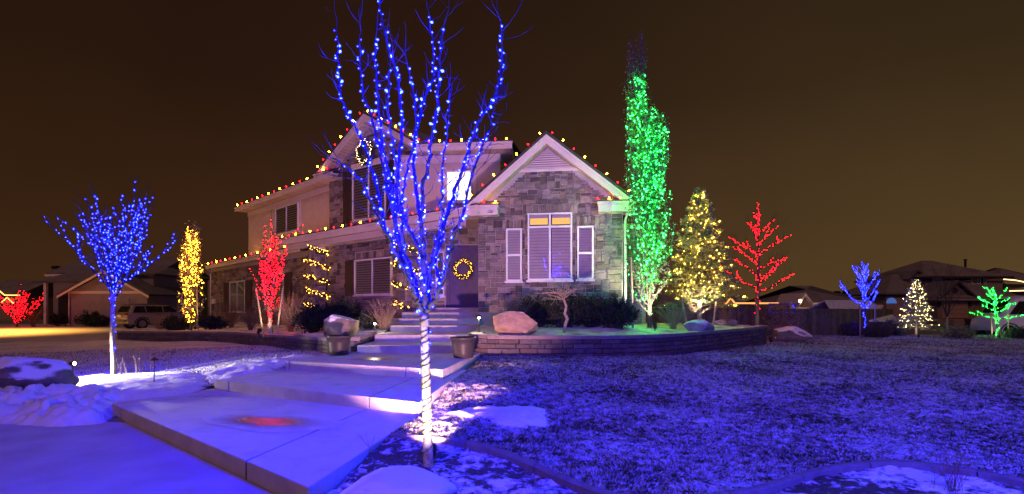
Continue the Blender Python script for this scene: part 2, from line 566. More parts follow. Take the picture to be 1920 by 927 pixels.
def wetmat():
    m = mat('meltwater', (0.40, 0.38, 0.36), (0.30, 0.285, 0.27), rough=0.85, scale=3, spec=0.5, snow=0.78, snow_scale=1.1, snow_lo=0.35, snow_hi=1.0)
    N, L = m.node_tree.nodes, m.node_tree.links
    b = N['Principled BSDF']
    a = N.new('ShaderNodeAttribute'); a.attribute_name = 'wet'
    geo = N.new('ShaderNodeNewGeometry'); n = N.new('ShaderNodeTexNoise'); n.inputs['Scale'].default_value = 4; n.inputs['Detail'].default_value = 5
    L.new(geo.outputs['Position'], n.inputs['Vector'])
    ad = N.new('ShaderNodeMath'); ad.operation = 'MULTIPLY_ADD'; ad.inputs[1].default_value = .6; L.new(n.outputs['Fac'], ad.inputs[0]); L.new(a.outputs['Fac'], ad.inputs[2])
    mr = N.new('ShaderNodeMapRange'); mr.inputs['From Min'].default_value = .32; mr.inputs['From Max'].default_value = .95; L.new(ad.outputs[0], mr.inputs['Value'])
    mx = N.new('ShaderNodeMix'); mx.data_type = 'RGBA'; old = b.inputs['Base Color'].links[0].from_socket
    L.new(old, mx.inputs['A']); mx.inputs['B'].default_value = (.15, .14, .135, 1); L.new(mr.outputs[0], mx.inputs['Factor']); L.new(mx.outputs['Result'], b.inputs['Base Color'])
    m2 = N.new('ShaderNodeMapRange'); m2.inputs['To Min'].default_value = .85; m2.inputs['To Max'].default_value = .27; L.new(mr.outputs[0], m2.inputs['Value']); L.new(m2.outputs[0], b.inputs['Roughness'])
    return m


wet = wetmat()
p = P(505, 790, 6.35)
blob('puddle', (p.x, p.y), 1.05, .40, -.30, 0.1745, wet, 3.1, label='wet melted patch on the lowest walk slab reflecting red light', cat='puddle')
p = P(705, 674, 10.6)
blob('puddle', (p.x, p.y), .75, .5, -.2, 0.5145, wet, 5.1, label='wet melted patch on the upper walk slab near the steps', cat='puddle')

# ---------------------------------------------------------------- entry steps
steps = thing('entry_steps', (-2.6, 12, 0.5), 'five broad concrete steps climbing to the front door', 'steps')
FLOOR = 1.55
ST = [(0.69, 11.97, -3.62, -1.33), (0.87, 13.2, -3.55, -1.12), (1.05, 14.9, -3.55, -1.02), (1.22, 16.2, -3.6, -1.04), (1.40, 17.4, -3.75, -1.06)]
for i, (z, y, x0, x1) in enumerate(ST):
    o = MB().prism([(x0, y), (x1, y), (x1, 19.4), (x0 - .1, 19.4)], 0.2 if i == 0 else ST[i - 1][0] - 0.05, z).build('step', M_concrete, steps)
    bv = o.modifiers.new('edge', 'BEVEL'); bv.width = 0.015; bv.segments = 2
MB().prism([(-2.75, 18.4), (-1.1, 18.4), (-1.1, 19.55), (-2.75, 19.55)], 1.35, FLOOR).build('threshold', M_concrete, steps)

# ---------------------------------------------------------------- block retaining walls
BLOCKV = []
rb = random.Random(5)
for k in range(5):
    mb = MB()
    j = lambda a: rb.uniform(-a, a)
    # rough split-face block, unit size: x along, y outwards (front at -0.5), z up
    fr_ = [(-.46 + j(.02), -.5 + j(.06), -.44), (.46 + j(.02), -.5 + j(.06), -.44), (.46 + j(.02), -.5 + j(.06), .44), (-.46 + j(.02), -.5 + j(.06), .44)]
    md = [(-.5, -.40, -.5), (.5, -.40, -.5), (.5, -.40, .5), (-.5, -.40, .5)]
    bk = [(-.5, .5, -.5), (.5, .5, -.5), (.5, .5, .5), (-.5, .5, .5)]
    cn = (j(.15), -.56 + j(.05), j(.15))
    mb.add(fr_ + md + bk + [cn], [(0, 1, 12), (1, 2, 12), (2, 3, 12), (3, 0, 12)] + [(i, 4 + i, 4 + (i + 1) % 4, (i + 1) % 4) for i in range(4)]
           + [(4 + i, 8 + i, 8 + (i + 1) % 4, 4 + (i + 1) % 4) for i in range(4)] + [(8, 11, 10, 9)])
    me = mb.mesh('block'); me.materials.append(M_block); BLOCKV.append(me)
CAPM = MB().box((0, 0, 0), (1, 1, 1)).mesh('capstone'); CAPM.materials.append(M_cap)


def polyline_len(p):
    L = [0]
    for a, b in zip(p, p[1:]): L.append(L[-1] + math.hypot(b[0] - a[0], b[1] - a[1]))
    return L


def smooth_poly(pts, n=14):
    """Catmull-Rom through points (any dimension)"""
    out = []
    P_ = [np.array(p, float) for p in pts]
    P_ = [2 * P_[0] - P_[1]] + P_ + [2 * P_[-1] - P_[-2]]
    for i in range(1, len(P_) - 2):
        a, b, c, d = P_[i - 1:i + 3]
        for k in range(n):
            t = k / n
            out.append(0.5 * ((2 * b) + (-a + c) * t + (2 * a - 5 * b + 4 * c - d) * t * t + (-a + 3 * b - 3 * c + d) * t ** 3))
    out.append(P_[-2])
    return out


def at_len(pl, L, s):
    s = max(0, min(L[-1] - 1e-6, s))
    i = max(k for k in range(len(L) - 1) if L[k] <= s)
    t = (s - L[i]) / max(1e-9, L[i + 1] - L[i])
    return pl[i] + (pl[i + 1] - pl[i]) * t, (pl[i + 1] - pl[i])


def retaining(name, pts, label, courses=6, ch=0.112, bl=0.42):
    """pts: (x, y, top z); the outer face lies on the line, outside is to the right-hand side of travel"""
    pl = smooth_poly(pts)
    L = polyline_len(pl)
    root = thing(name, (pl[0][0], pl[0][1], g(pl[0][0], pl[0][1])), label, 'retaining wall')
    rr = random.Random(len(pts))
    dp = 0.26
    for c in range(courses):
        s = -rr.uniform(0, bl) if c % 2 else -bl * .5 * rr.random()
        while s < L[-1]:
            w = bl * rr.choice((.62, .8, 1, 1.0, 1.15))
            s0, s1 = max(0, s), min(L[-1], s + w)
            s += w
            if s1 - s0 < .08: continue
            a, _ = at_len(pl, L, s0); b, _ = at_len(pl, L, s1)
            u = Vector((b[0] - a[0], b[1] - a[1], b[2] - a[2])); ln = u.length
            u.normalize()
            n = Vector((u.y, -u.x, 0)).normalized()       # outwards
            top = (a[2] + b[2]) / 2 - 0.085
            zc = top - ch * (c + .5)
            mid = Vector(((a[0] + b[0]) / 2, (a[1] + b[1]) / 2, 0))
            if zc + ch / 2 < g(mid.x, mid.y) - .04: continue
            mid = mid - n * (dp / 2 - 0.012 * rr.random()); mid.z = zc
            up = u.cross(-n) if False else Vector((0, 0, 1))
            M = Matrix.Identity(4)
            for r_ in range(3):
                M[r_][0] = u[r_] * (ln - .006); M[r_][1] = -n[r_] * dp; M[r_][2] = up[r_] * (ch - .005); M[r_][3] = mid[r_]
            link('block', rr.choice(BLOCKV), root, None, M)
    s = 0
    while s < L[-1]:
        w = 0.46
        s1 = min(L[-1], s + w)
        a, _ = at_len(pl, L, s); b, _ = at_len(pl, L, s1)
        s = s1
        u = Vector((b[0] - a[0], b[1] - a[1], b[2] - a[2])); ln = u.length
        if ln < .05: continue
        u.normalize(); n = Vector((u.y, -u.x, 0)).normalized()
        mid = Vector(((a[0] + b[0]) / 2, (a[1] + b[1]) / 2, (a[2] + b[2]) / 2 - 0.0425)) - n * .125
        M = Matrix.Identity(4)
        for r_ in range(3):
            M[r_][0] = u[r_] * (ln + .012); M[r_][1] = -n[r_] * .31; M[r_][2] = (0, 0, .085)[r_]; M[r_][3] = mid[r_]
        link('capstone', CAPM, root, None, M)
    return pl


WR = [(-1.0, 13.6, .94), (-.98, 12.5, .94), (-.72, 12.02, .93), (0, 11.97, .92), (1.2, 11.95, .92), (2.5, 12.05, .92), (3.7, 12.6, .92), (4.83, 13.6, .92),
      (6.8, 15.6, .92), (8.3, 17.3, .92), (9.25, 18.6, .92)]
WR2 = [(9.25, 18.6, .92), (9.2, 19.6, .92), (8.6, 20.8, .92)]
plr = retaining('retaining_wall', WR, 'curved block retaining wall right of the steps below the boulder and evergreen shrubs')
for a, b in zip(WR2, WR2[1:]): pass
WL = [(-18.2, 23.6, .47), (-14.5, 21.8, .55), (-10.9, 19.8, .62), (-7.4, 16.2, .70), (-4.95, 13.3, .80), (-4.2, 12.55, .82), (-3.75, 12.3, .83), (-3.62, 13.6, .95)]
pll = retaining('retaining_wall', WL, 'long low block retaining wall left of the steps below the red lit tree')

# raised beds behind the walls
M_bed = mat('bed_mulch', (0.16, 0.12, 0.09), (0.09, 0.07, 0.055), rough=0.95, scale=14, bump=0.8, bscale=30, snow=0.92, snow_scale=2.2, snow_lo=0.78, snow_hi=1.02)
bedR = [(p[0], p[1]) for p in plr[::2]] + [(9.0, 19.6), (8.0, 21.5), (5, 21), (3.6, 18), (-1.0, 17.5)]
CBR = [(0, 12.3, .9), (3, 12.6, .9), (6, 15.3, .9), (9, 18.6, .88), (0, 16, 1.02), (3, 16, 1.05), (6, 18, 1.0), (8, 20.5, .93)]
sheet('planting_bed', bedR, lambda X, Y: nw(X, Y, CBR) + .025 * vnoise(X, Y, 1.7, 2.2) - .02, .14, M_bed, kind='structure')
bedL = [(p[0], p[1]) for p in pll[::2]] + [(-3.62, 18.5), (-8, 24.5), (-20, 36), (-22.5, 34.5), (-19.5, 25)]
CBL = [(-4.9, 13.6, .77), (-7.5, 16.5, .66), (-11, 20.2, .57), (-18, 24, .43), (-22, 34, .25), (-8, 22, .85), (-14, 28, .60), (-20, 34, .33), (-4.2, 16, .98), (-4, 18, 1.2)]
sheet('planting_bed', bedL, lambda X, Y: nw(X, Y, CBL) + .025 * vnoise(X, Y, 1.7, 7.2) - .02, .16, M_bed, kind='structure')


def zbl(x, y): return float(nw(np.array([x]), np.array([y]), CBL)[0])
def zbr(x, y): return float(nw(np.array([x]), np.array([y]), CBR)[0])


# ---------------------------------------------------------------- lawns under thin snow
def lawn_mat(name='frosted_lawn', lo=.52, hi=.82):
    m = bpy.data.materials.new(name); m.use_nodes = True
    N, L = m.node_tree.nodes, m.node_tree.links
    b = N['Principled BSDF']; b.inputs['Roughness'].default_value = .9; b.inputs['Specular IOR Level'].default_value = .15
    geo = N.new('ShaderNodeNewGeometry')
    def nz(s, d, rough=.65):
        n = N.new('ShaderNodeTexNoise'); n.inputs['Scale'].default_value = s; n.inputs['Detail'].default_value = d
        n.inputs['Roughness'].default_value = rough
        L.new(geo.outputs['Position'], n.inputs['Vector']); return n.outputs['Fac']
    big, fine = nz(.55, 3), nz(13, 8, .72)
    ad = N.new('ShaderNodeMath'); ad.operation = 'MULTIPLY_ADD'; ad.inputs[1].default_value = .45
    L.new(big, ad.inputs[0]); L.new(fine, ad.inputs[2])
    mr = N.new('ShaderNodeMapRange'); mr.inputs['From Min'].default_value = lo; mr.inputs['From Max'].default_value = hi
    L.new(ad.outputs[0], mr.inputs['Value'])
    mx = N.new('ShaderNodeMix'); mx.data_type = 'RGBA'
    mx.inputs['A'].default_value = (.035, .042, .022, 1); mx.inputs['B'].default_value = (.74, .76, .80, 1)
    L.new(mr.outputs[0], mx.inputs['Factor'])
    L.new(mx.outputs['Result'], b.inputs['Base Color'])
    bp = N.new('ShaderNodeBump'); bp.inputs['Strength'].default_value = .9; bp.inputs['Distance'].default_value = .05
    L.new(fine, bp.inputs['Height']); L.new(bp.outputs['Normal'], b.inputs['Normal'])
    return m


M_lawn = lawn_mat()
EDGE_PX = [(733, 828), (812, 835), (880, 842), (940, 855), (1000, 872), (1050, 890), (1140, 920), (1250, 932), (1348, 926), (1429, 913), (1507, 889),
           (1558, 877), (1603, 871), (1655, 867), (1684, 867), (1736, 871), (1784, 877), (1849, 887), (1925, 902), (2050, 930)]
EDGE = []
for (x, y) in EDGE_PX:
    Y = 1.5 * 960 / (y - 575); EDGE.append(((x - 960) / 960 * Y, Y))
lawnR = [(-1.36, 5.75)] + [(p[0], p[1] + .04) for p in EDGE[1:]] + [(9, 4.4), (30, 9), (34, 25), (26, 26.2), (17, 26), (12.5, 25.5), (9.7, 21), (9.3, 18.75)] \
    + [(p[0], p[1] + .1) for p in plr[::-2] if p[1] < 18.5 and p[0] > -.8] + [(-.66, 12.1), (-.80, 10.2), (-1.0, 8.8), (-1.16, 6.9)]
bump_l = lambda X, Y: nw(X, Y, CTRL)
sheet('lawn', lawnR, lambda X, Y: bump_l(X, Y) + .018 * np.sin(X * 2.1 + np.cos(Y * 1.7)) * np.cos(Y * 2.3), .10, M_lawn, kind='structure')
lawnL = [(-4.5, 10.3), (-4.0, 12.4), (-4.9, 13.4), (-7.4, 16.3), (-10.9, 19.9), (-18.1, 23.7), (-19, 22.4), (-34, 22.3), (-34, 11), (-12, 9.3), (-9.2, 9.7), (-7, 9.4), (-5.2, 8.9)]
sheet('lawn', lawnL, bump_l, .14, lawn_mat('snowier_lawn', .46, .74), kind='structure')

# front bed of crusted snow over mulch
M_bedsnow = mat('crusted_snow', (0.80, 0.82, 0.86), (0.72, 0.74, 0.78), rough=0.8, scale=5, bump=0.9, bscale=16, spec=.15)
bedF = [(-1.36, 5.75)] + [(p[0], p[1] - .03) for p in EDGE[1:]] + [(9, 4.3), (9, 1.5), (-1.0, 1.5), (-1.0, 2.9), (-1.45, 3.9), (-1.55, 4.2)]


def bedf_z(X, Y):
    b = nw(X, Y, CTRL) - .02
    return b + .035 * vnoise(X, Y, 2.6, 4.0, 4) + .02 * vnoise(X, Y, 9, 1.0, 2)


def crust_mat():
    m = mat('mulch_and_snow', (.10, .075, .055), (.05, .04, .03), rough=.95, scale=30, bump=.9, bscale=20)
    N, L = m.node_tree.nodes, m.node_tree.links
    b = N['Principled BSDF']
    geo = N.new('ShaderNodeNewGeometry')
    n = N.new('ShaderNodeTexNoise'); n.inputs['Scale'].default_value = 7; n.inputs['Detail'].default_value = 9; n.inputs['Roughness'].default_value = .7
    n2 = N.new('ShaderNodeTexNoise'); n2.inputs['Scale'].default_value = .9; n2.inputs['Detail'].default_value = 2
    L.new(geo.outputs['Position'], n.inputs['Vector']); L.new(geo.outputs['Position'], n2.inputs['Vector'])
    ad = N.new('ShaderNodeMath'); ad.operation = 'MULTIPLY_ADD'; ad.inputs[1].default_value = .5
    L.new(n2.outputs['Fac'], ad.inputs[0]); L.new(n.outputs['Fac'], ad.inputs[2])
    mr = N.new('ShaderNodeMapRange'); mr.inputs['From Min'].default_value = .70; mr.inputs['From Max'].default_value = .84
    L.new(ad.outputs[0], mr.inputs['Value'])
    mx = N.new('ShaderNodeMix'); mx.data_type = 'RGBA'
    old = b.inputs['Base Color'].links[0].from_socket
    L.new(old, mx.inputs['A']); mx.inputs['B'].default_value = (.80, .82, .86, 1)
    L.new(mr.outputs[0], mx.inputs['Factor']); L.new(mx.outputs['Result'], b.inputs['Base Color'])
    return m


sheet('planting_bed', bedF, bedf_z, .05, crust_mat(), kind='structure')

# curved concrete lawn edging in segments
edging = thing('lawn_edging', (1.0, 4.6, .08), 'curved concrete lawn edging between the snowy front bed and lawn', 'edging')
ep = smooth_poly(EDGE, 8)
EL = polyline_len(ep)
s = 0.0
M_edge = mat('edging_concrete', (.22, .18, .16), (.15, .13, .12), rough=.85, scale=12, bump=.4, bscale=60)
while s < EL[-1] - .2:
    s1 = min(EL[-1], s + .92)
    ring = []
    n = 8
    mb = MB()
    for k in range(n + 1):
        q, t = at_len(ep, EL, s + .006 + (s1 - s - .012) * k / n)
        t = Vector((t[0], t[1], 0)).normalized(); nn = Vector((-t.y, t.x, 0))
        z = g(q[0], q[1])
        c = Vector((q[0], q[1], z))
        mb.v += [tuple(c + nn * a + Vector((0, 0, h))) for a, h in ((-.045, -.08), (-.045, .02), (-.025, .036), (.025, .036), (.045, .025), (.045, -.08))]
    for k in range(n):
        for j in range(6):
            j2 = (j + 1) % 6
            mb.f.append((k * 6 + j, k * 6 + j2, (k + 1) * 6 + j2, (k + 1) * 6 + j))
    mb.f += [tuple(range(5, -1, -1)), tuple(n * 6 + j for j in range(6))]
    mb.build('edging_segment', M_edge, edging)
    s = s1


# ---------------------------------------------------------------- grass blades
def blades(name, poly, dens, y0, y1, h, seed, label):
    rg = np.random.default_rng(seed)
    xs = [p[0] for p in poly]; 
    area = (max(xs) - min(xs)) * (y1 - y0)
    n = int(area * dens)
    X = rg.uniform(min(xs), max(xs), n); Y = rg.uniform(y0, y1, n)
    k = inside(X, Y, poly) & (np.abs(X) < Y * 1.03 + .4)
    X, Y = X[k], Y[k]
    n = len(X)
    Z = nw(X, Y, CTRL)
    # clumping
    cl = .5 + .5 * np.sin(X * 9 + 3 * np.sin(Y * 7.3)) * np.sin(Y * 8.1 + 2.5 * np.sin(X * 5.7))
    hh = h * rg.uniform(.45, 1.15, n) * (.55 + .75 * cl)
    a = 2.6 * np.sin(X * 3.1 + 1.7 * np.sin(Y * 2.3)) + 2.2 * np.cos(Y * 3.7 + 1.3 * np.sin(X * 4.1)) + rg.normal(0, .8, n); lean = rg.uniform(.3, 1.3, n) * hh
    w = rg.uniform(.0012, .0028, n) * (1 + Y * .10)
    dx, dy = np.cos(a), np.sin(a)
    b = rg.uniform(0, 2 * np.pi, n); bx, by = np.cos(b) * w, np.sin(b) * w
    V = np.empty((n, 4, 3), np.float32)
    V[:, 0] = np.stack([X - bx, Y - by, Z - .012], 1)
    V[:, 1] = np.stack([X + bx, Y + by, Z - .012], 1)
    V[:, 2] = np.stack([X + dx * lean * .5 + bx * .8, Y + dy * lean * .5 + by * .8, Z + hh * .75], 1)
    V[:, 3] = np.stack([X + dx * lean - bx * .3, Y + dy * lean - by * .3, Z + hh * .85], 1)
    F = np.arange(n * 4).reshape(n, 4)
    return link(name, np_mesh(name, V.reshape(-1, 3), F), None, M_grass, label=label, cat='grass', kind='stuff')


M_grass = bpy.data.materials.new('grass_blade'); M_grass.use_nodes = True
_N, _L = M_grass.node_tree.nodes, M_grass.node_tree.links
_b = _N['Principled BSDF']; _b.inputs['Roughness'].default_value = .8; _b.inputs['Specular IOR Level'].default_value = .2
_g = _N.new('ShaderNodeNewGeometry'); _r = _N.new('ShaderNodeValToRGB')
_f = None
for _s, _d, _w in ((10.0, 5, 1.25), (.8, 3, .60)):     # frost lies in tufts and in broad drifts
    _t = _N.new('ShaderNodeTexNoise'); _t.inputs['Scale'].default_value = _s; _t.inputs['Detail'].default_value = _d
    _L.new(_g.outputs['Position'], _t.inputs['Vector'])
    _m = _N.new('ShaderNodeMath'); _m.operation = 'MULTIPLY_ADD'; _m.inputs[1].default_value = _w
    _L.new(_t.outputs['Fac'], _m.inputs[0])
    if _f is None: _m.inputs[2].default_value = -.67
    else: _L.new(_f, _m.inputs[2])
    _f = _m.outputs[0]
_m = _N.new('ShaderNodeMath'); _m.operation = 'MULTIPLY_ADD'; _m.inputs[1].default_value = .36
_L.new(_g.outputs['Random Per Island'], _m.inputs[0]); _L.new(_f, _m.inputs[2])
_L.new(_m.outputs[0], _r.inputs[0]); _L.new(_r.outputs[0], _b.inputs['Base Color'])
_e = _r.color_ramp.elements
_e[0].position = .20; _e[0].color = (.035, .045, .022, 1)
_e[1].position = .66; _e[1].color = (.54, .56, .60, 1)
for pos, c in ((.33, (.10, .10, .06)), (.45, (.27, .27, .25))):
    x = _e.new(pos); x.color = (*c, 1)
blades('grass', lawnR, 6200, 3.9, 8.5, .036, 1, 'frosted grass blades of the right lawn near the walk')
blades('grass', lawnR, 2300, 8.5, 14.5, .040, 2, 'frosted grass blades of the right lawn below the curved wall')
blades('grass', lawnR, 520, 14.5, 26, .045, 3, 'frosted grass blades of the right lawn towards the fence')
blades('grass', lawnL, 260, 8.8, 17, .035, 4, 'frosted grass blades of the left lawn')
_k = [(-1.3, 6.3), (-1.1, 5.6)]


# ---------------------------------------------------------------- snow banks
def bank(name, poly, h, base, seed, label, res=.06, lump=.5, edge=.35):
    xs = [p[0] for p in poly]; ys = [p[1] for p in poly]
    E = [(poly[i], poly[(i + 1) % len(poly)]) for i in range(len(poly))]

    def zf(X, Y):
        D = np.full(X.shape, 1e9)
        for (a, b) in E:
            ax, ay = a; bx, by = b
            L2 = (bx - ax) ** 2 + (by - ay) ** 2
            t = np.clip(((X - ax) * (bx - ax) + (Y - ay) * (by - ay)) / L2, 0, 1)
            D = np.minimum(D, np.hypot(X - ax - t * (bx - ax), Y - ay - t * (by - ay)))
        D = D + .07 * vnoise(X, Y, 3.5, seed + 9, 3) - .05
        k = np.clip(D / edge, 0, 1)
        k = np.sqrt(k * (2 - k))
        nzv = vnoise(X, Y, 2.4, seed, 4) * .6 + .75 * (.5 - np.abs(vnoise(X, Y, 5.2, seed + 3, 4)) * 2.0)
        rp = np.random.default_rng(int(seed * 10))
        for _ in range(int(26 * lump)):
            ex, ey = rp.uniform(min(xs), max(xs)), rp.uniform(min(ys), max(ys))
            nzv = nzv - 1.1 * np.exp(-((X - ex) ** 2 + ((Y - ey) * 1.6) ** 2) / .022)
        return base(X, Y) - .03 + k * (h * np.maximum(.1, 1 + lump * nzv) + .03) + .012 * k * vnoise(X, Y, 12, seed, 2)
    return sheet(name, poly, zf, res, M_snow, label=label, cat='snow', kind='stuff')


gg = lambda X, Y: nw(X, Y, CTRL)
bank('snow_bank', [(-14, 7.7), (-11, 7.45), (-8.4, 7.2), (-6.9, 6.95), (-6.0, 6.75), (-5.55, 6.9), (-5.75, 7.5), (-5.9, 7.9), (-6.3, 8.5), (-7.4, 8.9), (-8.4, 9.0), (-9.6, 9.2), (-12, 9.3), (-14, 9.5)], .17, lambda X, Y: gg(X, Y) * .7, 3.3,
     'lumpy trampled snow bank around the left blue lit tree', res=.05, lump=1.0, edge=.6)
bank('snow_patch', [(-9.6, 8.9), (-8.2, 8.5), (-6.6, 8.0), (-5.6, 7.95), (-5.25, 8.4), (-5.35, 9.2), (-6.0, 10.2), (-7.2, 11.3), (-8.8, 11.4), (-9.9, 10.6)], .05, lambda X, Y: gg(X, Y), 6.3,
     'brightly lit flat snow at the foot of the left blue lit tree', res=.06, lump=.45, edge=.5)
bank('snow_patch', [(-1.05, 6.75), (-.6, 7.15), (.1, 7.2), (.62, 7.05), (.55, 6.5), (.45, 6.05), (.1, 5.75), (-.2, 5.95), (-.35, 6.25), (-.9, 6.45)], .07, gg, 8.1,
     'smooth snow patch left on the lawn right of the foreground tree', res=.04, lump=.6, edge=.35)
bank('snow_patch', [(-4.5, 9.9), (-4.6, 10.5), (-4.15, 11.9), (-4.9, 12.2), (-6.2, 11.2), (-6.3, 10.2), (-5.4, 9.0), (-5.1, 9.1)], .08, gg, 5.7,
     'ragged snow strip along the left side of the walk', res=.07, lump=1.0, edge=.5)

# ================================================================== THE HOUSE
house = thing('stone_house', (0.5, 18, 1.0), 'two storey stone house with gabled wing and lights along its eaves', 'house')
rs = random.Random(11)


class Wall:
    """vertical wall plane: u runs from p0 to p1 in plan, w points out towards the viewer"""
    def __init__(s, p0, p1):
        s.p0 = Vector((p0[0], p0[1], 0)); s.p1 = Vector((p1[0], p1[1], 0))
        s.len = (s.p1 - s.p0).length
        s.u = (s.p1 - s.p0).normalized()
        n = Vector((s.u.y, -s.u.x, 0))
        if n.dot(-s.p0) < 0: n = -n
        s.n = n

    def at(s, u, z, w=0.0):
        q = s.p0 + s.u * u + s.n * w
        return Vector((q.x, q.y, z))

    def col(s, x):
        """u of photo column x"""
        return hit(x, (s.p0.x, s.p0.y), (s.u.x, s.u.y))

    def z(s, x, y):
        q = s.at(s.col(x), 0)
        return CAM_Z + (HOR - y) / FPX * q.y

    def box(s, mb, u0, u1, z0, z1, w0, w1):
        vs = [s.at(u, z, w) for u in (u0, u1) for w in (w0, w1) for z in (z0, z1)]
        return mb.add(vs, [(0, 1, 3, 2), (4, 6, 7, 5), (0, 4, 5, 1), (2, 3, 7, 6), (0, 2, 6, 4), (1, 5, 7, 3)])

    def bx(s, name, m, parent, u0, u1, z0, z1, w0, w1, **kw):
        return s.box(MB(), u0, u1, z0, z1, w0, w1).build(name, m, parent, **kw)

    def poly(s, pts, w0, w1):
        return MB().slabpoly([s.at(u, z, w0) for u, z in pts], s.n * (w1 - w0))


STONEV = []
for k in range(6):
    mb = MB(); j = lambda a: rs.uniform(-a, a)
    # unit stone: x along, y outwards 0..1, z up; chamfered uneven face
    back = [(-.5, 0, -.5), (.5, 0, -.5), (.5, 0, .5), (-.5, 0, .5)]
    mid = [(x + j(.025), .62 + j(.1), z + j(.03)) for x, y, z in back]
    fr_ = [(x * .88 + j(.03), 1 + j(.16), z * .84 + j(.03)) for x, y, z in back]
    mb.add(back + mid + fr_, [(i, (i + 1) % 4, 4 + (i + 1) % 4, 4 + i) for i in range(4)] + [(4 + i, 4 + (i + 1) % 4, 8 + (i + 1) % 4, 8 + i) for i in range(4)] + [(8, 9, 10, 11)])
    me = mb.mesh('stone'); me.materials.append(M_stone); STONEV.append(me)
STONE_NP = [(np.array([v.co[:] for v in me.vertices]), [tuple(p.vertices) for p in me.polygons]) for me in STONEV]


def ashlar(W, H, cell, ok, rnd):
    """random ashlar: fill a cell grid with rectangles; ok(u0,u1,v0,v1) says if a cell may be stone"""
    nu, nv = int(W / cell), int(H / cell)
    free = [[ok(i * cell, (i + 1) * cell, j * cell, (j + 1) * cell) for i in range(nu)] for j in range(nv)]
    out = []
    sizes = [(3, 1), (4, 1), (5, 2), (3, 2), (4, 2), (2, 1), (2, 2), (3, 3), (5, 1), (4, 3), (6, 2), (4, 1), (3, 1), (3, 2), (2, 3)]
    for j in range(nv):
        for i in range(nu):
            if not free[j][i]: continue
            tries = rnd.sample(sizes, 6) + [(2, 1), (1, 1)]
            for (a, b) in tries:
                if i + a > nu or j + b > nv: continue
                if all(free[jj][ii] for jj in range(j, j + b) for ii in range(i, i + a)):
                    # avoid leaving one-cell slivers at the right
                    if i + a < nu and free[j][i + a] and not (i + a + 1 < nu and free[j][i + a + 1]) and a > 1 and a < 5: 
                        if all(free[jj][i + a] for jj in range(j, j + b)): a += 1
                    for jj in range(j, j + b):
                        for ii in range(i, i + a): free[jj][ii] = False
                    out.append((i * cell, (i + a) * cell, j * cell, (j + b) * cell))
                    break
    return out


def stone_mat4(wall, u0, u1, z0, z1, depth, gap=.017):
    c = wall.at((u0 + u1) / 2, (z0 + z1) / 2, -.002)
    M = Matrix.Identity(4)
    for r_ in range(3):
        M[r_][0] = wall.u[r_] * (u1 - u0 - gap); M[r_][1] = wall.n[r_] * depth; M[r_][2] = (0, 0, z1 - z0 - gap)[r_]; M[r_][3] = c[r_]
    return M


def stonework(wall, rects, parent, rnd, single=True):
    if single:
        for (u0, u1, z0, z1) in rects:
            link('stone', rnd.choice(STONEV), parent, None, stone_mat4(wall, u0, u1, z0, z1, rnd.uniform(.018, .06)))
    else:
        mb = MB()
        for (u0, u1, z0, z1) in rects:
            V, Fc = rnd.choice(STONE_NP)
            M = stone_mat4(wall, u0, u1, z0, z1, rnd.uniform(.018, .06), .018)
            mb.add([M @ Vector(v) for v in V], Fc)
        o = mb.build('stonework', M_stone_i, parent)
        o['kind'] = 'stuff'


def make_window(wall, u0, u1, z0, z1, parent, cols=1, rows=(), blind=True, lit=None, frame=M_frame, slat_gap=.10, blind_z0=None, cover=.80):
    """vinyl window: frame bars, glass panes, blind slats behind"""
    win = wall.bx('window', M_dark, parent, u0, u1, z0, z1, .003, .018)
    t = .055
    f = MB()
    wall.box(f, u0, u0 + t, z0, z1, .0, .115); wall.box(f, u1 - t, u1, z0, z1, .0, .115)
    wall.box(f, u0 + t, u1 - t, z0, z0 + t, .0, .115); wall.box(f, u0 + t, u1 - t, z1 - t, z1, .0, .115)
    for i in range(1, cols):
        uc = u0 + (u1 - u0) * i / cols
        wall.box(f, uc - .035, uc + .035, z0 + t, z1 - t, .0, .10)
    for zr in rows:
        for i in range(cols):
            a = u0 + (u1 - u0) * i / cols + (t if i == 0 else .035); b = u0 + (u1 - u0) * (i + 1) / cols - (t if i == cols - 1 else .035)
            wall.box(f, a, b, zr - .035, zr + .035, .0, .105)
    f.build('frame', frame, win)
    wall.bx('sill', frame, win, u0 - .04, u1 + .04, z0 - .06, z0 - .002, .0, .15)
    zz = [z0 + t] + list(rows) + [z1 - t]
    for i in range(cols):
        for k in range(len(zz) - 1):
            a = u0 + (u1 - u0) * i / cols + .03; b = u0 + (u1 - u0) * (i + 1) / cols - .03
            MB().add([wall.at(a, zz[k], .07), wall.at(b, zz[k], .07), wall.at(b, zz[k + 1], .07), wall.at(a, zz[k + 1], .07)], [(0, 1, 2, 3)]).build('pane', M_glass, win)
    if lit is not None:
        MB().add([wall.at(u0 + .03, z0 + .03, .024), wall.at(u1 - .03, z0 + .03, .024), wall.at(u1 - .03, z1 - .03, .024), wall.at(u0 + .03, z1 - .03, .024)], [(0, 1, 2, 3)]).build('lit_shade', lit, win)
    elif blind:
        z = z0 + t + .02
        me = None
        while z < (blind_z0 or z1) - t:
            for i in range(cols):
                a = u0 + (u1 - u0) * i / cols + .06; b = u0 + (u1 - u0) * (i + 1) / cols - .05
                q = [wall.at(a, z, .052), wall.at(b, z, .052), wall.at(b, z + slat_gap * cover, .026), wall.at(a, z + slat_gap * cover, .026)]
                MB().slabpoly(q, wall.n * .004).build('blind_slat', M_blind, win)
            z += slat_gap
    return win


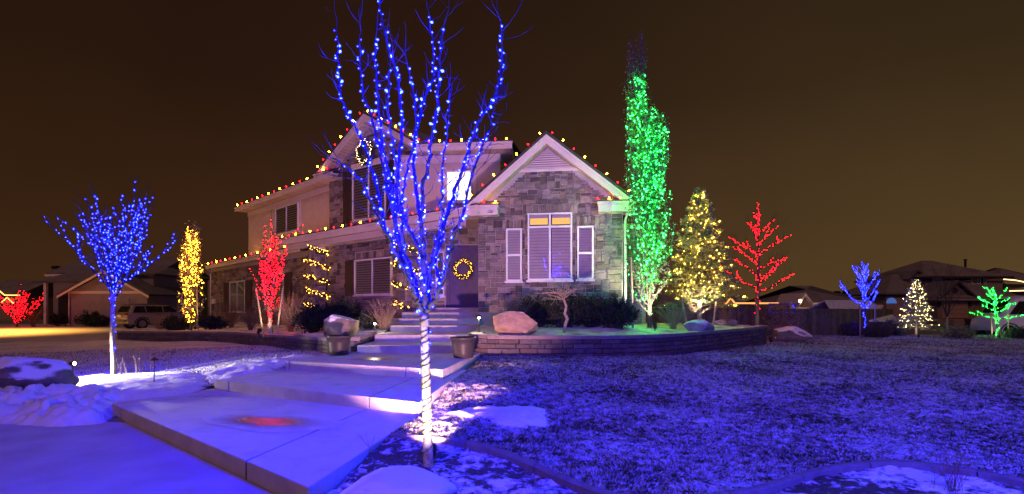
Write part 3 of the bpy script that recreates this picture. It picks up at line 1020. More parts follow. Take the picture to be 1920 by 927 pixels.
def shutter(wall, u0, u1, z0, z1, parent):
    s = wall.bx('shutter', M_shutter, parent, u0, u1, z0, z1, .0, .07)
    n = 3
    for i in range(n):
        a = u0 + (u1 - u0) * i / n + .012; b = u0 + (u1 - u0) * (i + 1) / n - .012
        wall.bx('shutter_board', M_shutter, s, a, b, z0 + .02, z1 - .02, .072, .095)
    return s


# ---------------------------------------------------------------- gabled wing
W = Wall((-1.116, 17.0), (3.53, 16.3))
WZ0, WZE = 0.85, 4.75
UA, ZA = 2.30, 7.05                       # apex of the rake
UL, UR, ZT = -.30, 5.00, 4.86             # rake tips
slL, slR = (ZA - ZT) / (UA - UL), (ZA - ZT) / (UR - UA)
wallp = [(0, WZ0), (W.len, WZ0), (W.len, WZE - .1), (UA, ZA - .30), (0, WZE - .1)]
ww = W.poly([(0, WZ0), (W.len, WZ0), (W.len, ZT + slR * (UR - W.len) - .25), (UA, ZA - .27), (0, ZT + slL * (0 - UL) - .25)], -.25, 0).build('wing_wall', M_mortar, house)
W.bx('foundation', M_concrete, house, -.01, W.len + .01, .7, 1.42, .0, .05)
wins = [(1.66, 3.10, 2.455, 4.63), (.95, 1.47, 2.43, 4.15), (3.26, 3.78, 2.47, 4.18)]
cell = .082
soldier = []
for (a, b, z0, z1) in wins:
    zb_ = WZ0 + .55
    sa, sb = math.floor((a - .11) / cell) * cell, math.ceil((b + .11) / cell) * cell
    st = zb_ + math.ceil((z1 + .26 - zb_) / cell) * cell
    s0 = zb_ + math.floor((z1 + .0 - zb_) / cell) * cell
    n = max(3, round((sb - sa) / .125))
    for i in range(n):
        u_, v_ = sa + (sb - sa) * i / n, sa + (sb - sa) * (i + 1) / n
        soldier.append((u_, v_, z1 + .01 if v_ > a and u_ < b else s0, st))
    zlo = zb_ + math.floor((z0 - .07 - zb_) / cell) * cell
    for (u0, u1) in ((math.floor((a - .02) / cell) * cell, a), (b, math.ceil((b + .02) / cell) * cell)):
        if u1 - u0 < .03: continue
        z = zlo
        while z < s0 - .04:
            h_ = min(s0 - z, rs.choice((.10, .16, .21, .26)))
            soldier.append((u0, u1, z, z + h_)); z += h_
    if z0 - .06 - zlo > .03:
        n = max(2, round((b - a) / .3))
        for i in range(n): soldier.append((a + (b - a) * i / n, a + (b - a) * (i + 1) / n, zlo, z0 - .062))


def ok_w(u0, u1, v0, v1):
    z0, z1 = WZ0 + .55 + v0, WZ0 + .55 + v1
    for (a, b, c, d) in wins:
        h = .34
        if u1 > a - .02 and u0 < b + .02 and z1 > c - .07 and z0 < d + .0: return False
        if u1 > a - .11 and u0 < b + .11 and z1 > d + .001 and z0 < d + .26: return False
    for u in (u0, u1):
        top = ZA - .38 - (slL * (UA - u) if u < UA else slR * (u - UA))
        if z1 > top: return False
    # louvre vent
    if z1 > 6.02: return False
    return True


rw = random.Random(21)
rects = [(a, b, WZ0 + .55 + c, WZ0 + .55 + d) for a, b, c, d in ashlar(W.len, 5.6, cell, ok_w, rw)]
big = [r for r in rects if (r[1] - r[0]) * (r[3] - r[2]) > cell * cell * 1.5]
small = [r for r in rects if r not in big]
rects_all = big + soldier
rects_all.sort(key=lambda r: -(r[1] - r[0]) * (r[3] - r[2]))
stonework(W, rects_all[:285], ww, rw, True)
stonework(W, rects_all[285:] + small, ww, rw, False)
w1 = make_window(W, *wins[0], house, cols=2, rows=(4.18,), blind_z0=4.2, cover=.94)
for i in range(2):
    a = wins[0][0] + .07 + i * .72; 
    MB().add([W.at(a, 4.26, .03), W.at(a + .58, 4.26, .03), W.at(a + .58, 4.47, .03), W.at(a, 4.47, .03)], [(0, 1, 2, 3)]).build('lit_shade', E_transom, w1)
    MB().slabpoly([W.at(a, 4.47, .035), W.at(a + .58, 4.47, .035), W.at(a + .58, 4.58, .035), W.at(a, 4.58, .035)], W.n * .01).build('valance', M_blind, w1)
make_window(W, *wins[1], house, rows=(3.28,), slat_gap=.085, cover=.96)
make_window(W, *wins[2], house, rows=(3.31,), slat_gap=.085, cover=.96)

# louvred gable vent
vt = W.poly([(1.42, 6.06), (3.18, 6.06), (UA, 6.72)], -.02, .02).build('gable_vent', M_trim, house)
for i in range(8):
    z = 6.10 + i * .072
    hw = .82 * (6.70 - z) / .64
    if hw < .06: break
    MB().slabpoly([W.at(UA - hw, z, .09), W.at(UA + hw, z, .09), W.at(UA + hw - .03, z + .05, .03), W.at(UA - hw + .03, z + .05, .03)], (0, 0, .012)).build('louvre_slat', M_trim, vt)
W.bx('vent_sill', M_trim, vt, 1.28, 3.32, 5.98, 6.07, .0, .07)

# rakes: fascia, crown, roof planes, soffit boards
roofw = W.poly([(UL, ZT), (UA, ZA), (UA, ZA + .10), (UL, ZT + .10)], .5, -8).build('wing_roof', M_shingle, house)
W.poly([(UR, ZT), (UA, ZA), (UA, ZA + .10), (UR, ZT + .10)], .5, -8).build('roof_slope', M_shingle, roofw)
for sgn, ut, sl in ((-1, UL, slL), (1, UR, slR)):
    W.poly([(ut, ZT - .27), (ut, ZT - .002), (UA, ZA - .002), (UA, ZA - .29)], .42, .46).build('rake_board', M_trim, house)
    W.poly([(ut, ZT - .09), (ut, ZT - .004), (UA, ZA - .004), (UA, ZA - .09)], .462, .50).build('crown_trim', M_trim, house)
    ln = math.hypot(UA - ut, ZA - ZT)
    nb = 24
    for i in range(nb):
        t0, t1 = (i + .03) / nb, (i + .97) / nb
        q = lambda t: (ut + (UA - ut) * t, ZT - .262 + (ZA - ZT) * t)
        (a, za), (b, zb) = q(t0), q(t1)
        MB().slabpoly([W.at(a, za, .0), W.at(b, zb, .0), W.at(b, zb, .418), W.at(a, za, .418)], (0, 0, .02)).build('soffit_board', M_soffit, roofw)

# cornice returns at both feet of the gable
for (a, b) in ((-.34, .72), (3.92, 5.06)):
    r_ = W.bx('eave_return', M_trim, house, a, b, 4.56, 4.80, -.3, .44)
    W.bx('crown_trim', M_trim, r_, a - .03, b + .03, 4.80, 4.87, -.3, .48)
    MB().slabpoly([W.at(a - .03, 4.872, .48), W.at(b + .03, 4.872, .48), W.at(b + .03, 5.06, .0), W.at(a - .03, 5.06, .0)], (0, 0, .03)).build('return_roof', M_shingle, r_)
    W.bx('soffit_panel', M_soffit, r_, a + .02, b - .02, 4.545, 4.558, .02, .42)
    c = W.at((a + b) / 2 + .1, 4.53, .22)
    MB().lathe([(.085, 0), (.085, .014)], c, 14).build('downlight', M_frame, r_)
# downspout on the right corner
dsp = MB()
c0 = W.at(W.len + .12, 4.5, .25)
dsp.tube([c0 + Vector((.25, 0, 0)), c0, W.at(W.len + .06, 4.32, .08), W.at(W.len + .08, 1.0, .08)], .042, 8)
dsp.build('downspout', M_frame, house)

# block of the wing behind the front wall, side and rear rooms
MB().prism([tuple(W.at(.02, 0, -.26).xy), tuple(W.at(W.len - .02, 0, -.26).xy), tuple(W.at(W.len - .02, 0, -7.5).xy), tuple(W.at(.02, 0, -7.5).xy)], .7, 4.6).build('wing_body', M_stucco, house)
side = Wall(tuple(W.at(W.len - .02, 0, -2.2).xy), tuple(W.at(W.len + .95, 0, -2.3).xy))
sw_ = side.bx('side_wall', M_stucco, house, 0, side.len, .8, 4.3, -.3, 0)
rr_ = random.Random(8)
stonework(side, [(a, b, .9 + c, .9 + d) for a, b, c, d in ashlar(.9, 3.3, .14, lambda *q: True, rr_)], sw_, rr_, False)
side.bx('side_roof', M_trim, house, -.1, side.len + .1, 4.3, 4.5, -.5, .5)

# ---------------------------------------------------------------- entry wall with the door
ENT = Wall((-3.57, 19.6), (-1.05, 19.55))
ew = ENT.bx('entry_wall', M_mortar, house, 0, ENT.len, 1.2, 4.7, -.25, 0)
d0, d1 = ENT.col(843), ENT.col(893)
dz1 = ENT.z(868, 467)
sd0, sd1 = ENT.col(819), ENT.col(834)


def ok_e(u0, u1, v0, v1):
    z0, z1 = FLOOR + v0, FLOOR + v1
    if u1 > d0 - .14 and u0 < d1 + .14 and z0 < dz1 + .14: return False
    if u1 > sd0 - .05 and u0 < sd1 + .05 and z0 < 3.75 and z1 > 1.9: return False
    return True


stonework(ENT, [(a, b, FLOOR + c, FLOOR + d) for a, b, c, d in ashlar(ENT.len, 3.1, .09, ok_e, rw)], ew, rw, False)
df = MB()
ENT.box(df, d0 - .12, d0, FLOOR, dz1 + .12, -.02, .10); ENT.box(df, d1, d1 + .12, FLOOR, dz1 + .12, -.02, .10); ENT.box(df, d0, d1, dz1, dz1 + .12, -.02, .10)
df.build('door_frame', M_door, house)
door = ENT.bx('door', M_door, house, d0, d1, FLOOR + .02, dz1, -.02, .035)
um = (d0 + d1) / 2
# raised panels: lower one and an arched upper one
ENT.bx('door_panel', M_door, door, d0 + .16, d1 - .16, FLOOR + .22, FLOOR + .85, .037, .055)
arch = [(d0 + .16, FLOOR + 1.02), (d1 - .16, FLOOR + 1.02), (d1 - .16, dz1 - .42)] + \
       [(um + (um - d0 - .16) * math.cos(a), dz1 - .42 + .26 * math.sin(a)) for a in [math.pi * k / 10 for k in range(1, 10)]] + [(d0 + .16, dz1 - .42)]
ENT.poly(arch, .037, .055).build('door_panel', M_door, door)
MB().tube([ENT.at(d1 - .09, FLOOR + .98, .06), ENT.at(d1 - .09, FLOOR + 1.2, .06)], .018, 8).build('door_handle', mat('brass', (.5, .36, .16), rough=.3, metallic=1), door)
make_window(ENT, sd0, sd1, 2.0, 3.7, house, blind=False, lit=emit('sidelight_glow', (1, .45, .22), .10))

# ---------------------------------------------------------------- porch back wall with shuttered window
BD = Vector((-.771, .637))
b_end = hit(605, (-3.57, 19.6), BD)
BW = Wall((-3.57 + BD.x * b_end, 19.6 + BD.y * b_end), (-3.57, 19.6))
bw = BW.bx('porch_wall', M_mortar, house, 0, BW.len, .6, 4.7, -.25, 0)
bu0, bu1 = BW.col(668), BW.col(737)
bz0, bz1 = 2.09, 3.60


def ok_b(u0, u1, v0, v1):
    z0, z1 = 1.0 + v0, 1.0 + v1
    return not (u1 > bu0 - .02 and u0 < bu1 + .02 and z1 > bz0 - .06 and z0 < bz1 + .34)


stonework(BW, [(a, b, 1.0 + c, 1.0 + d) for a, b, c, d in ashlar(BW.len, 3.7, .095, ok_b, rw)]
          + [(bu0 + (bu1 - bu0) * i / 14, bu0 + (bu1 - bu0) * (i + 1) / 14, bz1 + .03, bz1 + .32) for i in range(14)], bw, rw, False)
make_window(BW, bu0, bu1, bz0, bz1, house, cols=2)
su = BW.col(650)
shutter(BW, su, bu0 - .02, bz0 - .04, bz1 + .02, house)

# ---------------------------------------------------------------- left garage wing
GE = 4.50                                              # its eave height
gk = (GE - 1.6)
ge1 = Vector(((497 - 960) / 960 * gk * 960 / 100, gk * 960 / 100)); ge0 = Vector(((387 - 960) / 960 * gk * 960 / 77, gk * 960 / 77))
gdir = (ge1 - ge0).normalized()
gback = Vector((-gdir.y, gdir.x))                      # away from viewer
if gback.y < 0: gback = -gback
c0 = ge0 + gback * .5
cu0 = hit(396, c0, gdir); cu1 = hit(604, c0, gdir)
CW = Wall(tuple(c0 + gdir * cu0), tuple(c0 + gdir * cu1))
cw = CW.bx('garage_wing_wall', M_mortar, house, 0, CW.len, .0, GE - .2, -.25, 0)
cwin = (CW.col(433), CW.col(462), CW.z(447, 585), CW.z(447, 528))
cwin2 = (CW.col(500), CW.col(535), CW.z(518, 580), CW.z(518, 514))


def ok_c(u0, u1, v0, v1):
    z0, z1 = .5 + v0, .5 + v1
    for (a, b, c, d) in (cwin, cwin2):
        if u1 > a - .02 and u0 < b + .02 and z1 > c - .06 and z0 < d + .05: return False
    return True


stonework(CW, [(a, b, .5 + c, .5 + d) for a, b, c, d in ashlar(CW.len, 3.6, .115, ok_c, rw)], cw, rw, False)
make_window(CW, *cwin, house, cols=2, slat_gap=.11, blind=False, lit=emit('garage_glow', (1, .62, .30), .045))
make_window(CW, *cwin2, house, cols=2, slat_gap=.11)
shutter(CW, CW.col(422), cwin[0] - .03, cwin[2], cwin[3], house); shutter(CW, cwin[1] + .03, CW.col(474), cwin[2], cwin[3], house)
shutter(CW, cwin2[1] + .03, CW.col(549), cwin2[2], cwin2[3], house)
CW.bx('foundation', M_concrete, house, -.02, CW.len, -.1, .62, .0, .05)
# address plaque
CW.bx('plaque', M_frame, house, CW.col(399), CW.col(405), CW.z(402, 570), CW.z(402, 561), .03, .09)


def eave_run(wall_line0, wall_line1, z_top, depth, fh, root_name, ext0=0.0, ext1=0.0, roof_back=5.0, roof_rise=.6, boards=.16, slope_wedge=True):
    """an eave along the line (its outer edge): fascia, crown, soffit boards back to the wall, roof plane above"""
    E = Wall(wall_line0, wall_line1)
    r_ = E.bx(root_name, M_trim, house, -ext0, E.len + ext1, z_top - fh, z_top - .07, -.05, 0)
    E.bx('crown_trim', M_trim, r_, -ext0 - .02, E.len + ext1 + .02, z_top - .07, z_top, -.05, .045)
    n = int((E.len + ext0 + ext1) / boards)
    for i in range(n):
        a = -ext0 + (E.len + ext0 + ext1) * (i + .02) / n; b = -ext0 + (E.len + ext0 + ext1) * (i + .98) / n
        MB().add([E.at(a, z_top - fh + .03, -.05), E.at(b, z_top - fh + .03, -.05), E.at(b, z_top - fh + .03, -depth), E.at(a, z_top - fh + .03, -depth)], [(0, 1, 2, 3)]).build('soffit_board', M_soffit, r_)
    E.bx('soffit_back', M_trim, r_, -ext0, E.len + ext1, z_top - fh + .036, z_top - fh + .05, -depth, -.05)
    MB().slabpoly([E.at(-ext0 - .03, z_top + .003, .05), E.at(E.len + ext1 + .03, z_top + .003, .05), E.at(E.len + ext1 + .03, z_top + roof_rise, -roof_back),
                   E.at(-ext0 + roof_back * .6, z_top + roof_rise, -roof_back)], (0, 0, .04)).build('roof_plane', M_shingle, r_)
    return E, r_


GEV, _ = eave_run(tuple(ge0 - gdir * .25), tuple(ge0 + gdir * (hit(560, ge0, gdir))), GE, .5, .26, 'garage_eave', roof_back=5, roof_rise=1.35)
gut = MB(); q = GEV.at(.25, GE - .3, -.1)
gut.tube([q, CW.at(.12, GE - .55, .06), CW.at(.12, .5, .06)], .05, 8); gut.build('downspout', M_frame, house)

# porch eave
pe0 = P(529, 448.5, 3.25 * 960 / 126.5); pe1 = P(905, 384, 3.25 * 960 / 191)
PEV, pr = eave_run((pe0.x - .3, pe0.y + .25), (-1.12, 16.42), 4.86, 3.4, .28, 'porch_eave', roof_back=4.2, roof_rise=.45)
PEV.bx('porch_beam', M_trim, house, .1, PEV.len - 1.1, 4.36, 4.605, -.62, -.30)
pe_end = PEV.bx('porch_end', M_trim, house, -.02, .03, 4.58, 4.84, -3.0, -.06)
BW.bx('frieze_board', M_trim, house, 0, BW.len, 4.36, 4.60, .0, .07)
for x in (680, 912):
    c = PEV.at(PEV.col(x), 4.595, -.18)
    MB().lathe([(.09, 0), (.09, .012)], c, 14).build('downlight', M_frame, house)
PILL = []
for x in (577, 745):
    u = PEV.col(x)
    c = PEV.at(u, 0, -.46)
    s_ = .27
    zb_ = zbl(c.x, c.y)
    pil = MB().prism([tuple((c + PEV.u * a + PEV.n * b).xy) for a, b in ((-s_, -s_), (s_, -s_), (s_, s_), (-s_, s_))], zb_ - .1, 4.36).build('porch_pillar', M_mortar, house)
    for wall in (Wall(tuple((c - PEV.u * s_ + PEV.n * s_).xy), tuple((c + PEV.u * s_ + PEV.n * s_).xy)),
                 Wall(tuple((c + PEV.u * s_ + PEV.n * s_).xy), tuple((c + PEV.u * s_ - PEV.n * s_).xy))):
        stonework(wall, [(a, b, zb_ + c_, zb_ + d) for a, b, c_, d in ashlar(wall.len, 4.3 - zb_, .13, lambda *q: True, rw)], pil, rw, False)
    PILL.append((c, s_, zb_))

# ---------------------------------------------------------------- upper storey
# left stucco wall
DE = 7.60
de0 = P(441, 390, 6.0 * 960 / 185); de1 = P(612, 326, 6.0 * 960 / 249)
dd = Vector((de1.x - de0.x, de1.y - de0.y)).normalized(); db = Vector((-dd.y, dd.x)); db = db if db.y > 0 else -db
c0 = Vector((de0.x, de0.y)) + db * .65
DW = Wall(tuple(c0 + dd * hit(466, c0, dd)), tuple(c0 + dd * hit(640, c0, dd)))
DW.bx('upper_wall', M_stucco, house, 0, DW.len, 4.2, DE - .15, -.25, 0)
DW.bx('frieze_board', M_trim, house, 0, DW.len, DE - .52, DE - .24, .0, .05)
du = (DW.col(519), DW.col(562)); dz = (DW.z(540, 437), DW.z(540, 386))
make_window(DW, du[0], du[1], dz[0], dz[1], house, cols=2, slat_gap=.12)
for (a, b, c, d) in ((du[0] - .14, du[0], dz[0] - .1, dz[1] + .16), (du[1], du[1] + .14, dz[0] - .1, dz[1] + .16), (du[0], du[1], dz[1], dz[1] + .16)):
    DW.bx('window_trim', M_trim, house, a, b, c, d, .0, .06)
eave_run((de0.x, de0.y), (de1.x, de1.y), DE, .66, .24, 'upper_eave', ext0=.05, ext1=.5, roof_back=5, roof_rise=.75)
du_end = DW.at(0, 0)
MB().prism([tuple(DW.at(.02, 0, -.26).xy), tuple(DW.at(DW.len, 0, -.26).xy), tuple(DW.at(DW.len, 0, -7).xy), tuple(DW.at(.02, 0, -7).xy)], 2.0, DE - .2).build('upper_body', M_stucco, house)

# stone gable of the upper storey
g0, g1 = P(592, 328, 23.6), P(792, 275, 19.5)
GT = 7.70
GWf = Wall((g0.x, g0.y), (g1.x, g1.y))                 # plane of the rake boards
ga_u = GWf.len / 2; ga_z = 9.72
GW = Wall(tuple(GWf.at(.35, 0, -.5).xy), tuple(GWf.at(GWf.len - .35, 0, -.5).xy))
gsl = (ga_z - GT) / ga_u
gm = GW.len / 2
gw = GW.poly([(0, 4.4), (GW.len, 4.4), (GW.len, GT + gsl * .35 - .24), (gm, ga_z - .26), (0, GT + gsl * .35 - .24)], -.25, 0).build('gable_wall', M_mortar, house)
gu0, gu1 = GW.col(664), GW.col(726)
gz0, gz1 = GW.z(690, 412), GW.z(690, 312)


def ok_g(u0, u1, v0, v1):
    z0, z1 = 4.5 + v0, 4.5 + v1
    if u1 > gu0 - .02 and u0 < gu1 + .02 and z1 > gz0 - .06 and z0 < gz1 + .04: return False
    for u in (u0, u1):
        if z1 > ga_z - .42 - gsl * abs(u - gm): return False
    return z1 < 9.05


stonework(GW, [(a, b, 4.5 + c, 4.5 + d) for a, b, c, d in ashlar(GW.len, 5, .10, ok_g, rw)], gw, rw, False)
make_window(GW, gu0, gu1, gz0, gz1, house, cols=2, slat_gap=.12)
GW.bx('window_header', M_trim, house, gu0 - .08, gu1 + .08, gz1 + .005, gz1 + .2, .0, .10)
shutter(GW, GW.col(646), gu0 - .03, gz0 - .05, gz1, house); shutter(GW, gu1 + .03, gu1 + .5, gz0 - .05, gz1, house)
vt2 = GW.poly([(gm - .52, 9.0), (gm + .52, 9.0), (gm, 9.42)], -.02, .03).build('gable_vent', M_trim, house)
for i in range(5):
    z = 9.03 + i * .072; hw = .46 * (9.4 - z) / .37
    MB().slabpoly([GW.at(gm - hw, z, .08), GW.at(gm + hw, z, .08), GW.at(gm + hw, z + .05, .035), GW.at(gm - hw, z + .05, .035)], (0, 0, .012)).build('louvre_slat', M_trim, vt2)
rg = GWf.poly([(0, GT), (ga_u, ga_z), (ga_u, ga_z + .1), (0, GT + .1)], .05, -7).build('gable_roof', M_shingle, house)
GWf.poly([(GWf.len, GT), (ga_u, ga_z), (ga_u, ga_z + .1), (GWf.len, GT + .1)], .05, -7).build('roof_slope', M_shingle, rg)
for ut in (0, GWf.len):
    GWf.poly([(ut, GT - .26), (ut, GT - .003), (ga_u, ga_z - .003), (ga_u, ga_z - .30)], -.04, 0).build('rake_board', M_trim, house)
    GWf.poly([(ut, GT - .09), (ut, GT - .005), (ga_u, ga_z - .005), (ga_u, ga_z - .10)], .002, .035).build('crown_trim', M_trim, house)
    for i in range(22):
        q = lambda t: (ut + (ga_u - ut) * t, GT - .252 + (ga_z - GT) * t)
        (a, za), (b, zb) = q((i + .03) / 22), q((i + .97) / 22)
        MB().add([GWf.at(a, za, -.042), GWf.at(b, zb, -.042), GWf.at(b, zb, -.5), GWf.at(a, za, -.5)], [(0, 1, 2, 3)]).build('soffit_board', M_soffit, rg)
for (a, b) in ((-.15, 1.0),):
    r_ = GWf.bx('eave_return', M_trim, house, a, b, GT - .32, GT - .06, -.75, .0)
    GWf.bx('crown_trim', M_trim, r_, a - .03, b + .03, GT - .06, GT, -.75, .04)
    MB().slabpoly([GWf.at(a - .03, GT + .003, .04), GWf.at(b + .03, GT + .003, .04), GWf.at(b + .03, GT + .2, -.5), GWf.at(a - .03, GT + .2, -.5)], (0, 0, .03)).build('return_roof', M_shingle, r_)
    c = GWf.at((a + b) / 2, GT - .335, -.3)
    MB().lathe([(.09, 0), (.09, .012)], c, 14).build('downlight', M_frame, r_)

# central upper wall with the bright window
HE = 7.70
he0 = (-3.75, 19.30); he1 = (0.0, 18.90)
HW = Wall((-4.6, 20.05), (-.45, 19.62))
HW.bx('upper_wall', M_stucco, house, 0, HW.len, 4.6, HE - .18, -.25, 0)
HW.bx('frieze_board', M_trim, house, 0, HW.len, HE - .55, HE - .26, .0, .05)
hu = (HW.col(837), HW.col(886)); hz = (HW.z(860, 379), HW.z(860, 321))
make_window(HW, hu[0], hu[1], hz[0], hz[1], house, cols=1, blind=False, lit=E_window)
for i in range(2):
    HW.bx('window_trim', M_trim, house, (hu[0] - .14, hu[1])[i], (hu[0], hu[1] + .14)[i], hz[0] - .05, hz[1] + .14, .0, .05)
eave_run(he0, he1, HE, .75, .26, 'upper_eave', roof_back=5, roof_rise=.8)
HW.bx('upper_body', M_stucco, house, .02, HW.len - .02, 4.0, HE - .2, -6, -.26)
HS = HW.at(HW.len + .42, 0, .66); 
HW.bx('side_eave', M_trim, house, HW.len + .38, HW.len + .43, HE - .26, HE - .01, -5, .66)
HW.bx('side_soffit', M_soffit, house, HW.len - .02, HW.len + .37, HE - .25, HE - .235, -5, .02)
# body filling behind the lower walls
MB().prism([(-1.3, 19.9), (-3.6, 19.9), (-8.4, 24.0), (-4, 27), (-1.3, 26)], .6, 4.6).build('lower_body', M_stucco, house)
MB().prism([tuple(CW.at(.03, 0, -.26).xy), tuple(CW.at(CW.len, 0, -.26).xy), tuple(CW.at(CW.len, 0, -7).xy), tuple(CW.at(.03, 0, -7).xy)], .0, GE - .15).build('garage_body', M_stucco, house)

# ================================================================== ROOFLINE LIGHTS
C9 = {}
for nm, m in (('warm', E_roof_w), ('red', E_roof_r)):
    me = MB().lathe([(.012, 0), (.030, .018), (.034, .04), (.026, .075), (.010, .10), (.003, .108)], k=8).mesh('bulb', True)
    me.materials.append(m); C9[nm] = me
SOCK = MB().lathe([(.017, -.035), (.017, .004)], k=8).mesh('socket'); SOCK.materials.append(M_black)


def roof_string(a, b, n, label, tilt=None, first=0, lift=.03):
    a, b = Vector(a), Vector(b)
    root = thing('light_string', a, label, 'string lights', 'bulb strings clipped along the eaves of the stone house')
    wire = [a + (b - a) * (i / (n * 2.0)) + Vector((0, 0, lift * .5 - (.012 if i % 2 else 0))) for i in range(n * 2 + 1)]
    MB().tube(wire, .006, 4).build('wire', M_wire, root)
    up = (tilt or Vector((0, 0, 1))).normalized()
    rr = random.Random(n + int(abs(a.x) * 10))
    for i in range(n):
        p = a + (b - a) * ((i + .5) / n) + Vector((0, 0, lift))
        u = (up + Vector((rr.uniform(-.12, .12), rr.uniform(-.12, .12), 0))).normalized()
        M = Matrix.Translation(p + u * .03) @ u.to_track_quat('Z', 'Y').to_matrix().to_4x4() @ Matrix.Scale(1.0 + max(0, (p.y - 16) * .03), 4)
        M = M @ Matrix.Scale(.48 if (i + first) % 2 else .64, 4)
        link('bulb', C9['red' if (i + first) % 2 else 'warm'], root, None, M)
        link('socket', SOCK, root, None, M)


def at_w(wall, u, z, w): return wall.at(u, z, w)


roof_string(W.at(UL, ZT + .10, .47), W.at(UA, ZA + .10, .47), 7, 'warm white and red bulbs up the left rake of the right front gable', Vector((-.4, 0, 1)))
roof_string(W.at(UA, ZA + .10, .47), W.at(UR, ZT + .10, .47), 8, 'red and warm white bulbs down the right rake of the right front gable', Vector((.4, 0, 1)), 1)
roof_string(W.at(3.75, 4.88, .45), W.at(4.75, 4.88, .45), 3, 'three bulbs on the right eave return beside the green lit tree', first=1)
roof_string(W.at(-.3, 4.88, .45), W.at(.85, 4.88, .45), 3, 'three bulbs on the eave return left of the right front gable')
roof_string(PEV.at(.1, 4.87, .02), PEV.at(PEV.len - .9, 4.87, .02), 19, 'warm white and red bulbs along the long porch eave')
roof_string(GEV.at(.2, GE + .01, .02), GEV.at(GEV.len - 1.2, GE + .01, .02), 15, 'warm white and red bulbs along the low eave at the far left of the house')
roof_string((de0.x, de0.y - .02, DE + .01), (de1.x, de1.y - .02, DE + .01), 15, 'warm white and red bulbs along the upper left eave')
roof_string(GWf.at(0, GT + .10, .02), GWf.at(ga_u, ga_z + .10, .02), 8, 'warm white and red bulbs up the left rake of the tall upper gable', Vector((-.4, 0, 1)))
roof_string(GWf.at(ga_u, ga_z + .10, .02), GWf.at(GWf.len, GT + .10, .02), 8, 'warm white and red bulbs down the right rake of the tall upper gable', Vector((.4, 0, 1)))
roof_string(GWf.at(-.1, GT + .01, .02), GWf.at(1.0, GT + .01, .02), 4, 'four bulbs on the small eave return left of the tall upper gable')
roof_string((he0[0], he0[1] - .02, HE + .01), (he1[0], he1[1] - .02, HE + .01), 9, 'warm white and red bulbs along the eave above the bright upper window')

# ================================================================== GREENERY ON THE HOUSE
OCT = (np.array([(1, 0, 0), (-1, 0, 0), (0, 1, 0), (0, -1, 0), (0, 0, 1), (0, 0, -1)], float),
       np.array([(0, 2, 4), (2, 1, 4), (1, 3, 4), (3, 0, 4), (2, 0, 5), (1, 2, 5), (3, 1, 5), (0, 3, 5)]))


def oct_bulbs(name, pts, r, m, parent, rng=None):
    pts = np.asarray([tuple(p) for p in pts], float)
    n = len(pts)
    rr = r * (np.random.default_rng(n).uniform(.5, 1.3, n))
    V = pts[:, None, :] + OCT[0][None] * rr[:, None, None]
    F = OCT[1][None] + (np.arange(n) * 6)[:, None, None]
    o = link(name, np_mesh(name, V.reshape(-1, 3), F.reshape(-1, 3), True), parent, m)
    o['kind'] = 'stuff'
    return o


def sprays(name, pts, dirs, ln, wd, m, parent, seed=0, per=1, spread=.6):
    """needle or leaf slivers: one four-sided blade per point, along dirs with scatter"""
    rg_ = np.random.default_rng(seed)
    pts = np.repeat(np.asarray(pts, float), per, 0); dirs = np.repeat(np.asarray(dirs, float), per, 0)
    n = len(pts)
    d = dirs + rg_.normal(0, spread, (n, 3))
    d /= np.linalg.norm(d, axis=1, keepdims=True) + 1e-9
    s = np.cross(d, rg_.normal(0, 1, (n, 3)))
    s /= np.linalg.norm(s, axis=1, keepdims=True) + 1e-9
    L_ = ln * rg_.uniform(.6, 1.3, n)[:, None]; W_ = wd * rg_.uniform(.6, 1.3, n)[:, None]
    V = np.empty((n, 4, 3))
    V[:, 0] = pts; V[:, 1] = pts + d * L_ * .45 + s * W_ * .5; V[:, 2] = pts + d * L_; V[:, 3] = pts + d * L_ * .45 - s * W_ * .5
    return link(name, np_mesh(name, V.reshape(-1, 3), np.arange(n * 4).reshape(n, 4)), parent, m)


def wreath(wall, u, z, w, Rr, tube_r, nb, label, m_b, br, seed):
    c = wall.at(u, z, w)
    root = thing('wreath', c, label, 'wreath')
    rr = random.Random(seed)
    ring = lambda a, ro=0, wo=0: c + (wall.u * math.cos(a) + Vector((0, 0, 1)) * math.sin(a)) * (Rr + ro) + wall.n * wo
    MB().tube([ring(2 * math.pi * i / 24) for i in range(25)], tube_r * .45, 6).build('ring', M_needle_d, root)
    pts, dirs = [], []
    for i in range(900):
        a = rr.uniform(0, 2 * math.pi); b = rr.uniform(0, 2 * math.pi)
        rad = (wall.u * math.cos(a) + Vector((0, 0, 1)) * math.sin(a)); o = rad * math.cos(b) + wall.n * abs(math.sin(b))
        pts.append(ring(a) + o * tube_r * .35); dirs.append(o + (Vector((0, 0, 1)).cross(rad)) * .0 + wall.u * rr.uniform(-.4, .4))
    sprays('needles', pts, dirs, tube_r * .95, .018, M_needle, root, seed)
    b = []
    for i in range(nb):
        a = 2 * math.pi * (i + rr.random() * .6) / nb
        b.append(ring(a, rr.uniform(-.7, .7) * tube_r, tube_r * .85))
    oct_bulbs('bulb_chain', b, br, m_b, root)


E_wreath = emit('led_wreath', WARM, 12)
wreath(ENT, (d0 + d1) / 2 + .02, ENT.z(868, 505), .13, .315, .105, 52, 'lit green wreath hanging on the dark front door', E_wreath, .0145, 1)
wreath(GW, GW.col(692), GW.z(692, 288), .16, .46, .15, 64, 'large lit wreath high on the tall upper gable', emit('led_wreath_big', (1, .66, .34), 16), .0135, 2)


